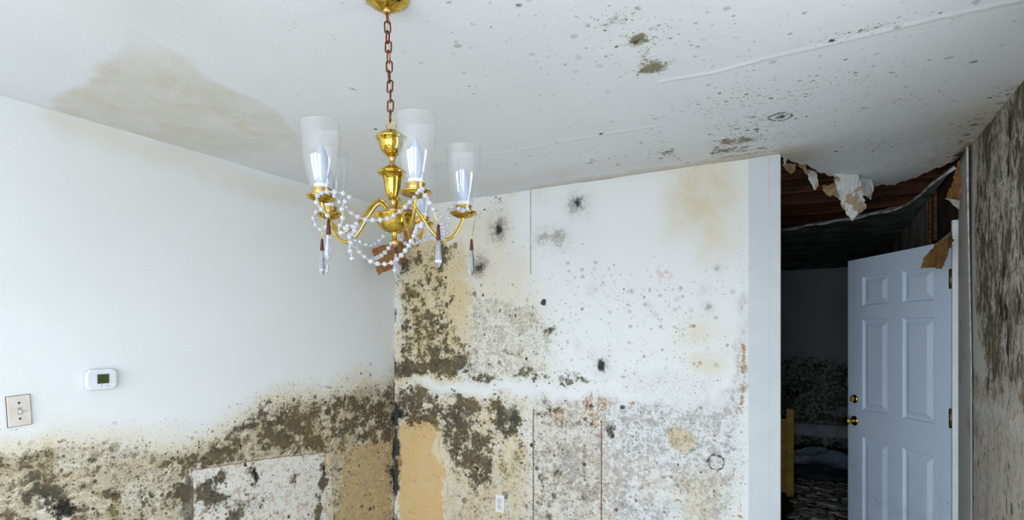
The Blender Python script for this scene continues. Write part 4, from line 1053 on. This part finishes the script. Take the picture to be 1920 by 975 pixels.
crystal_drop(None, (1.648, -2.095, 1.821), (1.648, -2.095, 1.788), (1.648, -2.095, 1.724), .0092, edge_of(0, -.006, -.034))
crystal_drop(None, (1.889, -1.993, 1.802), (1.889, -1.993, 1.77), (1.889, -1.993, 1.704), .0092, edge_of(1, .026, -.022))
crystal_drop(None, (1.835, -1.775, 1.806), (1.835, -1.775, 1.78), (1.835, -1.775, 1.708), .0092, edge_of(2, .034, 0))
crystal_drop(None, (1.456, -1.944, 1.813), (1.456, -1.944, 1.785), (1.456, -1.944, 1.712), .0092, edge_of(3, -.008, -.034))
crystal_drop(None, (1.555, -1.757, 1.817), (1.555, -1.757, 1.794), (1.555, -1.757, 1.725), .0100, edge_of(4, -.036, 0))
o = link('crystal_drop', flat(drop_mesh(.026, .0055)), M['drop'], ch); o.location = Vector((1.635, -2.085, 1.72)) - BASE

# bead garlands draped over the arms
bmB = bmesh.new(); bmesh.ops.create_icosphere(bmB, subdivisions=2, radius=1.0); BEAD = bm_mesh('bead', bmB); BEAD.materials.append(M['bead'])
def garland(label, strands, pitch=.0172, r=.0062):
    p0 = Vector(strands[0][0]); g = empty('bead_garland', p0)
    tag(g, label, 'bead garland', 'crystal bead garlands draped over the chandelier')
    for st in strands:
        pts = spline(st, 10); acc = 0.0; seed = []
        cum = [0.0]
        for a, b in zip(pts[:-1], pts[1:]): cum.append(cum[-1] + (b - a).length)
        n = max(2, int(cum[-1] / pitch)); ps = [(p - p0) for p in pts]
        link('string', tube_mesh('string', ps, .0009, 5), M['sleeve'], g)
        for k in range(n + 1):
            s = cum[-1] * k / n; i = min(max(np.searchsorted(cum, s) - 1, 0), len(pts) - 2)
            t = (s - cum[i]) / max(cum[i + 1] - cum[i], 1e-9); p = pts[i].lerp(pts[i + 1], t) - p0
            o = bpy.data.objects.new('bead', BEAD); COL.objects.link(o); o.parent = g; o.location = p
            q_ = r * random.uniform(.94, 1.06); o.scale = (q_, q_, q_); o.rotation_euler = (random.random() * 3, random.random() * 3, 0)
            if k < n:
                s2 = cum[-1] * (k + .5) / n; i = min(max(np.searchsorted(cum, s2) - 1, 0), len(pts) - 2)
                t = (s2 - cum[i]) / max(cum[i + 1] - cum[i], 1e-9); p = pts[i].lerp(pts[i + 1], t) - p0
                o = bpy.data.objects.new('spacer_bead', BEAD); COL.objects.link(o); o.parent = g; o.location = p; o.scale = (.0022,) * 3
garland('bead garland swagged across the front of the brass bowl between the two nearest arms',
        [[(1.87, -2.027, 1.878), (1.861, -2.027, 1.877), (1.838, -2.016, 1.866), (1.82, -2.015, 1.854), (1.803, -2.013, 1.844), (1.785, -2.017, 1.834), (1.769, -2.021, 1.825), (1.75, -2.026, 1.822), (1.734, -2.035, 1.821), (1.717, -2.044, 1.822), (1.705, -2.057, 1.827), (1.691, -2.065, 1.836), (1.681, -2.076, 1.85), (1.677, -2.09, 1.861), (1.671, -2.097, 1.873)]])
garland('bead garland hanging lowest of all, looping well below the brass finial ball',
        [[(1.69, -2.076, 1.804), (1.684, -2.057, 1.78), (1.685, -2.045, 1.762), (1.687, -2.032, 1.747), (1.691, -2.019, 1.738), (1.7, -2.008, 1.728), (1.711, -1.996, 1.724), (1.727, -1.987, 1.724), (1.742, -1.979, 1.729), (1.762, -1.979, 1.739), (1.779, -1.981, 1.751), (1.794, -1.984, 1.763), (1.815, -1.995, 1.776), (1.828, -1.999, 1.79), (1.839, -2.004, 1.8), (1.846, -2.001, 1.802)],
         [(1.688, -1.998, 1.733), (1.675, -1.971, 1.742), (1.664, -1.942, 1.752), (1.661, -1.921, 1.764), (1.663, -1.909, 1.777), (1.663, -1.897, 1.792)]])
garland('bead garland wound round the left front candle cup, bunched below it at the arm',
        [[(1.709, -2.089, 1.867), (1.708, -2.107, 1.871), (1.703, -2.121, 1.871), (1.691, -2.128, 1.872), (1.675, -2.131, 1.873), (1.652, -2.127, 1.872), (1.638, -2.123, 1.862), (1.639, -2.117, 1.849), (1.645, -2.108, 1.838), (1.653, -2.103, 1.828)],
         [(1.693, -2.087, 1.859), (1.685, -2.089, 1.844), (1.685, -2.086, 1.828), (1.679, -2.085, 1.81), (1.672, -2.087, 1.797), (1.68, -2.083, 1.787), (1.69, -2.079, 1.794), (1.697, -2.075, 1.806), (1.703, -2.069, 1.799), (1.696, -2.067, 1.785)],
         [(1.686, -2.079, 1.799), (1.69, -2.071, 1.79), (1.693, -2.069, 1.776), (1.697, -2.056, 1.768), (1.687, -2.067, 1.759), (1.686, -2.062, 1.744), (1.684, -2.057, 1.732)],
         [(1.704, -2.063, 1.81), (1.709, -2.072, 1.793), (1.693, -2.075, 1.776), (1.697, -2.075, 1.764), (1.689, -2.055, 1.775)]])
garland('bead garland looping over the left rear candle cup and its drop',
        [[(1.495, -1.98, 1.885), (1.477, -1.984, 1.877), (1.468, -1.983, 1.864), (1.471, -1.982, 1.85), (1.478, -1.978, 1.837), (1.489, -1.971, 1.831), (1.498, -1.967, 1.84), (1.503, -1.964, 1.858)],
         [(1.556, -1.9, 1.805), (1.558, -1.887, 1.801), (1.557, -1.865, 1.801), (1.556, -1.842, 1.809), (1.56, -1.828, 1.82), (1.566, -1.819, 1.833), (1.572, -1.81, 1.846)]])
garland('bead garland strung on the right between the front cup and right rear cup',
        [[(1.865, -2.03, 1.875), (1.875, -2.028, 1.867), (1.88, -2.022, 1.855), (1.884, -2.014, 1.842), (1.88, -1.993, 1.833), (1.858, -1.948, 1.831), (1.837, -1.914, 1.827), (1.822, -1.888, 1.818), (1.805, -1.863, 1.81)],
         [(1.834, -1.829, 1.875), (1.819, -1.832, 1.882), (1.809, -1.832, 1.884), (1.799, -1.832, 1.873), (1.799, -1.832, 1.854), (1.798, -1.833, 1.834), (1.794, -1.835, 1.816), (1.784, -1.84, 1.803)],
         [(1.815, -1.835, 1.883), (1.792, -1.842, 1.876), (1.787, -1.841, 1.857), (1.788, -1.838, 1.841), (1.792, -1.836, 1.821)],
         [(1.853, -1.822, 1.876), (1.845, -1.831, 1.872), (1.835, -1.835, 1.876)]])
garland('bead garland sagging behind the brass finial towards the rear arms on the right',
        [[(1.832, -1.997, 1.804), (1.821, -1.992, 1.791), (1.839, -2.002, 1.806), (1.849, -1.997, 1.806), (1.831, -1.963, 1.802), (1.801, -1.911, 1.799), (1.787, -1.873, 1.797), (1.782, -1.842, 1.805)],
         [(1.603, -1.793, 1.834), (1.595, -1.775, 1.822), (1.607, -1.768, 1.814), (1.64, -1.772, 1.812), (1.679, -1.785, 1.816), (1.715, -1.799, 1.82), (1.75, -1.814, 1.819)]])

# ------------------------------------------------------------------ small fittings on the walls
# thermostat
th = empty('thermostat', (0.003, (-1.84, 1.362)[0], (-1.84, 1.362)[1])); tag(th, 'white thermostat with small dark screen on the left wall', 'thermostat')
def rounded(w, h, bulge, n=12, rc=.02):
    pts = []
    for sx, sy, a0 in ((1, 1, 0), (-1, 1, PI / 2), (-1, -1, PI), (1, -1, 3 * PI / 2)):
        for k in range(n + 1):
            a = a0 + PI / 2 * k / n
            pts.append((sx * (w / 2 - rc) + rc * math.cos(a), sy * (h / 2 - rc) + rc * math.sin(a)))
    return [(x + bulge * (1 - (2 * y / h) ** 2) * (1 if x > 0 else -1) * .7, y + bulge * (1 - (2 * x / w) ** 2) * (1 if y > 0 else -1) * .45) for x, y in pts]
def loft(name, outl, levels, mat, parent):
    """outl (a, b); levels: (depth, inset scale) stacked out of the wall along +x; a runs along the wall"""
    vs, fs = [], []; n = len(outl)
    for d, s in levels:
        for a, b in outl: vs.append((d, a * s, b * s))
    for i in range(len(levels) - 1):
        for k in range(n): fs.append((i * n + k, i * n + (k + 1) % n, (i + 1) * n + (k + 1) % n, (i + 1) * n + k))
    fs.append(tuple((len(levels) - 1) * n + k for k in range(n))); fs.append(tuple(range(n))[::-1])
    return link(name, mesh_from(name, vs, fs), mat, parent)
ol = rounded(.106, .084, .006)
loft('housing', ol, [(0, .96), (.006, 1.0), (.018, 1.0), (.023, .975), (.025, .93)], M['white_pl'], th)
ty0, tz0 = (-1.84, 1.362)
def tl(p): return (p[0] - ty0, p[1] - tz0)
a = tl((-1.858, 1.383)); b = tl((-1.817, 1.346))
scr = box('screen_frame', (.0245, a[0] - .002, b[1] - .002), (.0262, b[0] + .002, a[1] + .002), M['grey_pl'], th)
box('screen', (.0258, a[0], b[1]), (.0268, b[0], a[1]), M['lcd'], th)
def disc(name, c, r, d0, d1, mat, parent, seg=20):
    o = link(name, lathe_mesh(name, [(r * .96, 0), (r, (d1 - d0) * .4), (r * .8, d1 - d0)], seg), mat, parent)
    o.location = (d0, c[0], c[1]); o.rotation_euler = (0, PI / 2, 0); return o
for c in ((-1.847, 1.335), (-1.825, 1.335), (-1.797, 1.375), (-1.797, 1.354)):
    c = tl(c); disc('button_ring', c, .0062, .0235, .0255, M['grey_pl'], th); disc('button', c, .0048, .0245, .0268, M['white_pl'], th)
# light switch
ly, lz = (-2.106, 1.262)
sw = empty('light_switch', (.0025, ly, lz)); sw.rotation_euler = (math.radians(3.2), 0, 0); tag(sw, 'off-white toggle light switch with crooked plate, left wall edge', 'light switch')
bm = bmesh.new(); add_box(bm, (0, -.035, -.057), (.006, .035, .057), .0025); link('wall_plate', bm_mesh('wall_plate', bm), M['ivory'], sw)
box('plate_shadow_gap', (-.001, -.0365, -.0585), (.0012, .0365, .0585), M['rustscrew'], sw)
bm = bmesh.new(); add_box(bm, (.0055, -.006, -.013), (.0075, .006, .013), .0008); link('toggle_frame', bm_mesh('toggle_frame', bm), M['grey_pl'], sw)
bm = bmesh.new(); add_box(bm, (.006, -.004, -.009), (.017, .004, .003), .0015); link('toggle', bm_mesh('toggle', bm), M['ivory'], sw)
for dz in (.030, -.030): disc('screw', (0, dz), .0042, .0058, .0072, M['rustscrew'], sw, 12)
# outlet on the back wall
ox, oz = (0.8767, 0.4723)
ou = empty('power_outlet', (ox, -.0015, oz)); ou.rotation_euler = (0, 0, -PI / 2); tag(ou, 'white two-socket power outlet low on the mouldy back wall', 'outlet')
bm = bmesh.new(); add_box(bm, (0, -.032, -.056), (.006, .032, .056), .0025); link('wall_plate', bm_mesh('wall_plate', bm), M['white_pl'], ou)
for dz in (.020, -.020):
    f = disc('socket', (0, dz), .0165, .0055, .0085, M['ivory'], ou, 24)
    for dy in (-.0065, .0065):
        b_ = link('slot', mesh_from('slot', [(x, y, z) for x in (-.004, .004) for y in (-.0011, .0011) for z in (0, .0006)], [(0, 1, 3, 2), (4, 6, 7, 5), (0, 4, 5, 1), (2, 3, 7, 6), (0, 2, 6, 4), (1, 5, 7, 3)]), M['slot'], f)
        b_.location = (0, dy, .0028)
disc('screw', (0, 0), .003, .0058, .0068, M['rustscrew'], ou, 12)

# ------------------------------------------------------------------ the dark room: heater, board, plastic sheet, litter
hx0, hx1 = 1.2, RX - .05
ht = empty('baseboard_heater', (1.2, FY - .002, .14)); tag(ht, 'long white baseboard heater along the dark far wall', 'heater')
bm = bmesh.new()
prof = [(0, 0), (-.055, .005), (-.062, .03), (-.062, .125), (-.045, .165), (0, .175)]
a_ = [bm.verts.new((0, y, z)) for y, z in prof]; b_ = [bm.verts.new((hx1 - hx0, y, z)) for y, z in prof]
for i in range(len(prof)): bm.faces.new((a_[i], a_[(i + 1) % len(prof)], b_[(i + 1) % len(prof)], b_[i]))
bm.faces.new(a_); bm.faces.new(b_[::-1])
M['heater'] = simple('grey_white_enamel', srgb(196, 204, 214), srgb(176, 184, 194), 6, .5)
link('cover', bm_mesh('cover', bm), M['heater'], ht)
box('end_cap', (-.012, -.066, -.002), (0, 0, .178), M['heater'], ht)
box('foot', (.4, -.05, -.1395), (.44, -.005, .0), M['heater'], ht); box('foot', (1.5, -.05, -.1395), (1.54, -.005, .0), M['heater'], ht)

M['yellow'] = simple('yellow_painted_wood', srgb(212, 184, 84), srgb(186, 154, 64), 9, .6, bstr=.2)
px, py = 2.405, 2.86
bd = empty('wooden_panel', (px, py, 0)); tag(bd, 'yellow painted wooden panel standing just inside the dark room', 'wood panel')
bm = bmesh.new(); add_box(bm, (-.032, -.03, 0), (.032, .03, .835), .004); link('post', bm_mesh('post', bm), M['yellow'], bd)
bm = bmesh.new(); add_box(bm, (-.70, -.018, .03), (-.032, .010, .70), .004); link('board', bm_mesh('board', bm), M['yellow'], bd)
bm = bmesh.new(); add_box(bm, (-.70, -.025, .70), (-.032, .018, .735), .006); link('top_rail', bm_mesh('top_rail', bm), M['yellow'], bd)
bm = bmesh.new(); add_box(bm, (-.764, -.03, 0), (-.70, .03, .835), .004); link('post', bm_mesh('post', bm), M['yellow'], bd)

# crumpled plastic sheeting
def crumple(name, c, sx, sy, h, nx, ny, seed, mat, kind=None):
    r = np.random.default_rng(seed); vs, fs = [], []
    ph = r.uniform(0, 6, 8)
    for j in range(ny + 1):
        for i in range(nx + 1):
            u, v = i / nx, j / ny
            e = (math.sin(PI * u) * math.sin(PI * v)) ** .6
            z = h * e * (.55 + .3 * math.sin(7 * u + ph[0] + 3 * v) + .2 * math.sin(11 * v + ph[1] - 5 * u)) + r.uniform(0, .02) * e + .004
            vs.append(((u - .5) * sx + .03 * math.sin(9 * v + ph[2]), (v - .5) * sy + .04 * math.sin(8 * u + ph[3]), max(z, .003)))
    for j in range(ny):
        for i in range(nx):
            a = j * (nx + 1) + i; fs.append((a, a + 1, a + nx + 2, a + nx + 1))
    o = link(name, mesh_from(name, vs, fs), mat); o.location = c
    md = o.modifiers.new('t', 'SOLIDIFY'); md.thickness = .003; md.offset = 1; return o
M['sheet'] = simple('bluish_plastic_sheet', srgb(196, 212, 232), srgb(150, 168, 192), 6, .3, spec=.5)
M['quilt'] = simple('dark_grey_cloth', srgb(70, 76, 88), srgb(48, 52, 62), 8, .9)
tag(crumple('plastic_sheet', (2.55, 4.55, 0), .95, .55, .22, 26, 14, 3, M['sheet']), 'crumpled pale plastic sheet on the dark room floor before the heater', 'plastic sheet')
tag(crumple('cloth_heap', (2.75, 3.92, 0), .9, .5, .12, 20, 12, 5, M['quilt']), 'low heap of dark grey cloth on the dark room floor', 'cloth')
# flakes of fallen ceiling board
M['flake'] = simple('fallen_plaster_flake', srgb(190, 188, 184), srgb(128, 122, 116), 12, .85, bstr=.4)
flk = []
for k in range(6):
    r = random.Random(40 + k); n = 7; top = []
    for i in range(n):
        a = 2 * PI * i / n + r.uniform(-.25, .25); q_ = r.uniform(.6, 1.0); top.append((q_ * math.cos(a) * .10, q_ * math.sin(a) * .06))
    vs = [(x, y, 0) for x, y in top] + [(x * .97, y * .97, .010 + r.uniform(0, .012)) for x, y in top]
    fs = [tuple(range(n))[::-1], tuple(range(n, 2 * n))] + [(i, (i + 1) % n, n + (i + 1) % n, n + i) for i in range(n)]
    me = mesh_from('plaster_flake', vs, fs); me.materials.append(M['flake']); flk.append(me)
rr_ = random.Random(11); placed = []
for k in range(4000):
    if len(placed) >= 46: break
    x, y = rr_.uniform(2.44, 3.1), rr_.uniform(1.9, 3.3)
    s = rr_.uniform(.7, 1.35)
    if any(math.hypot(a - x, b - y) < .088 * (c + s) for (a, b, c) in placed): continue
    placed.append((x, y, s))
    o = bpy.data.objects.new('plaster_flake', flk[k % 6]); COL.objects.link(o)
    o.location = (x, y, .012); o.rotation_euler = (0, 0, rr_.uniform(0, 6.28)); o.scale = (s, s, 1)
    tag(o, 'grey flake of fallen plaster littering the dark room floor', 'plaster flake', 'plaster flakes littering the dark room floor')
vs, fs = [], []
for k in range(1500):
    x, y = rr_.uniform(2.46, 3.2), rr_.uniform(1.6, 3.6); r = rr_.uniform(.008, .035); z = .0005
    a0 = rr_.uniform(0, 6); h = rr_.uniform(.004, .010); b = len(vs)
    for lv in (0, h):
        for i in range(4):
            t_ = a0 + i * PI / 2 + rr_.uniform(-.4, .4); vs.append((x + r * math.cos(t_), y + r * .7 * math.sin(t_), z + lv))
    fs += [(b, b + 3, b + 2, b + 1), (b + 4, b + 5, b + 6, b + 7)] + [(b + i, b + (i + 1) % 4, b + 4 + (i + 1) % 4, b + 4 + i) for i in range(4)]
tag(link('plaster_rubble', mesh_from('plaster_rubble', vs, fs), M['flake']), 'fine plaster crumbs strewn over the dark room floor', 'rubble', kind='stuff')
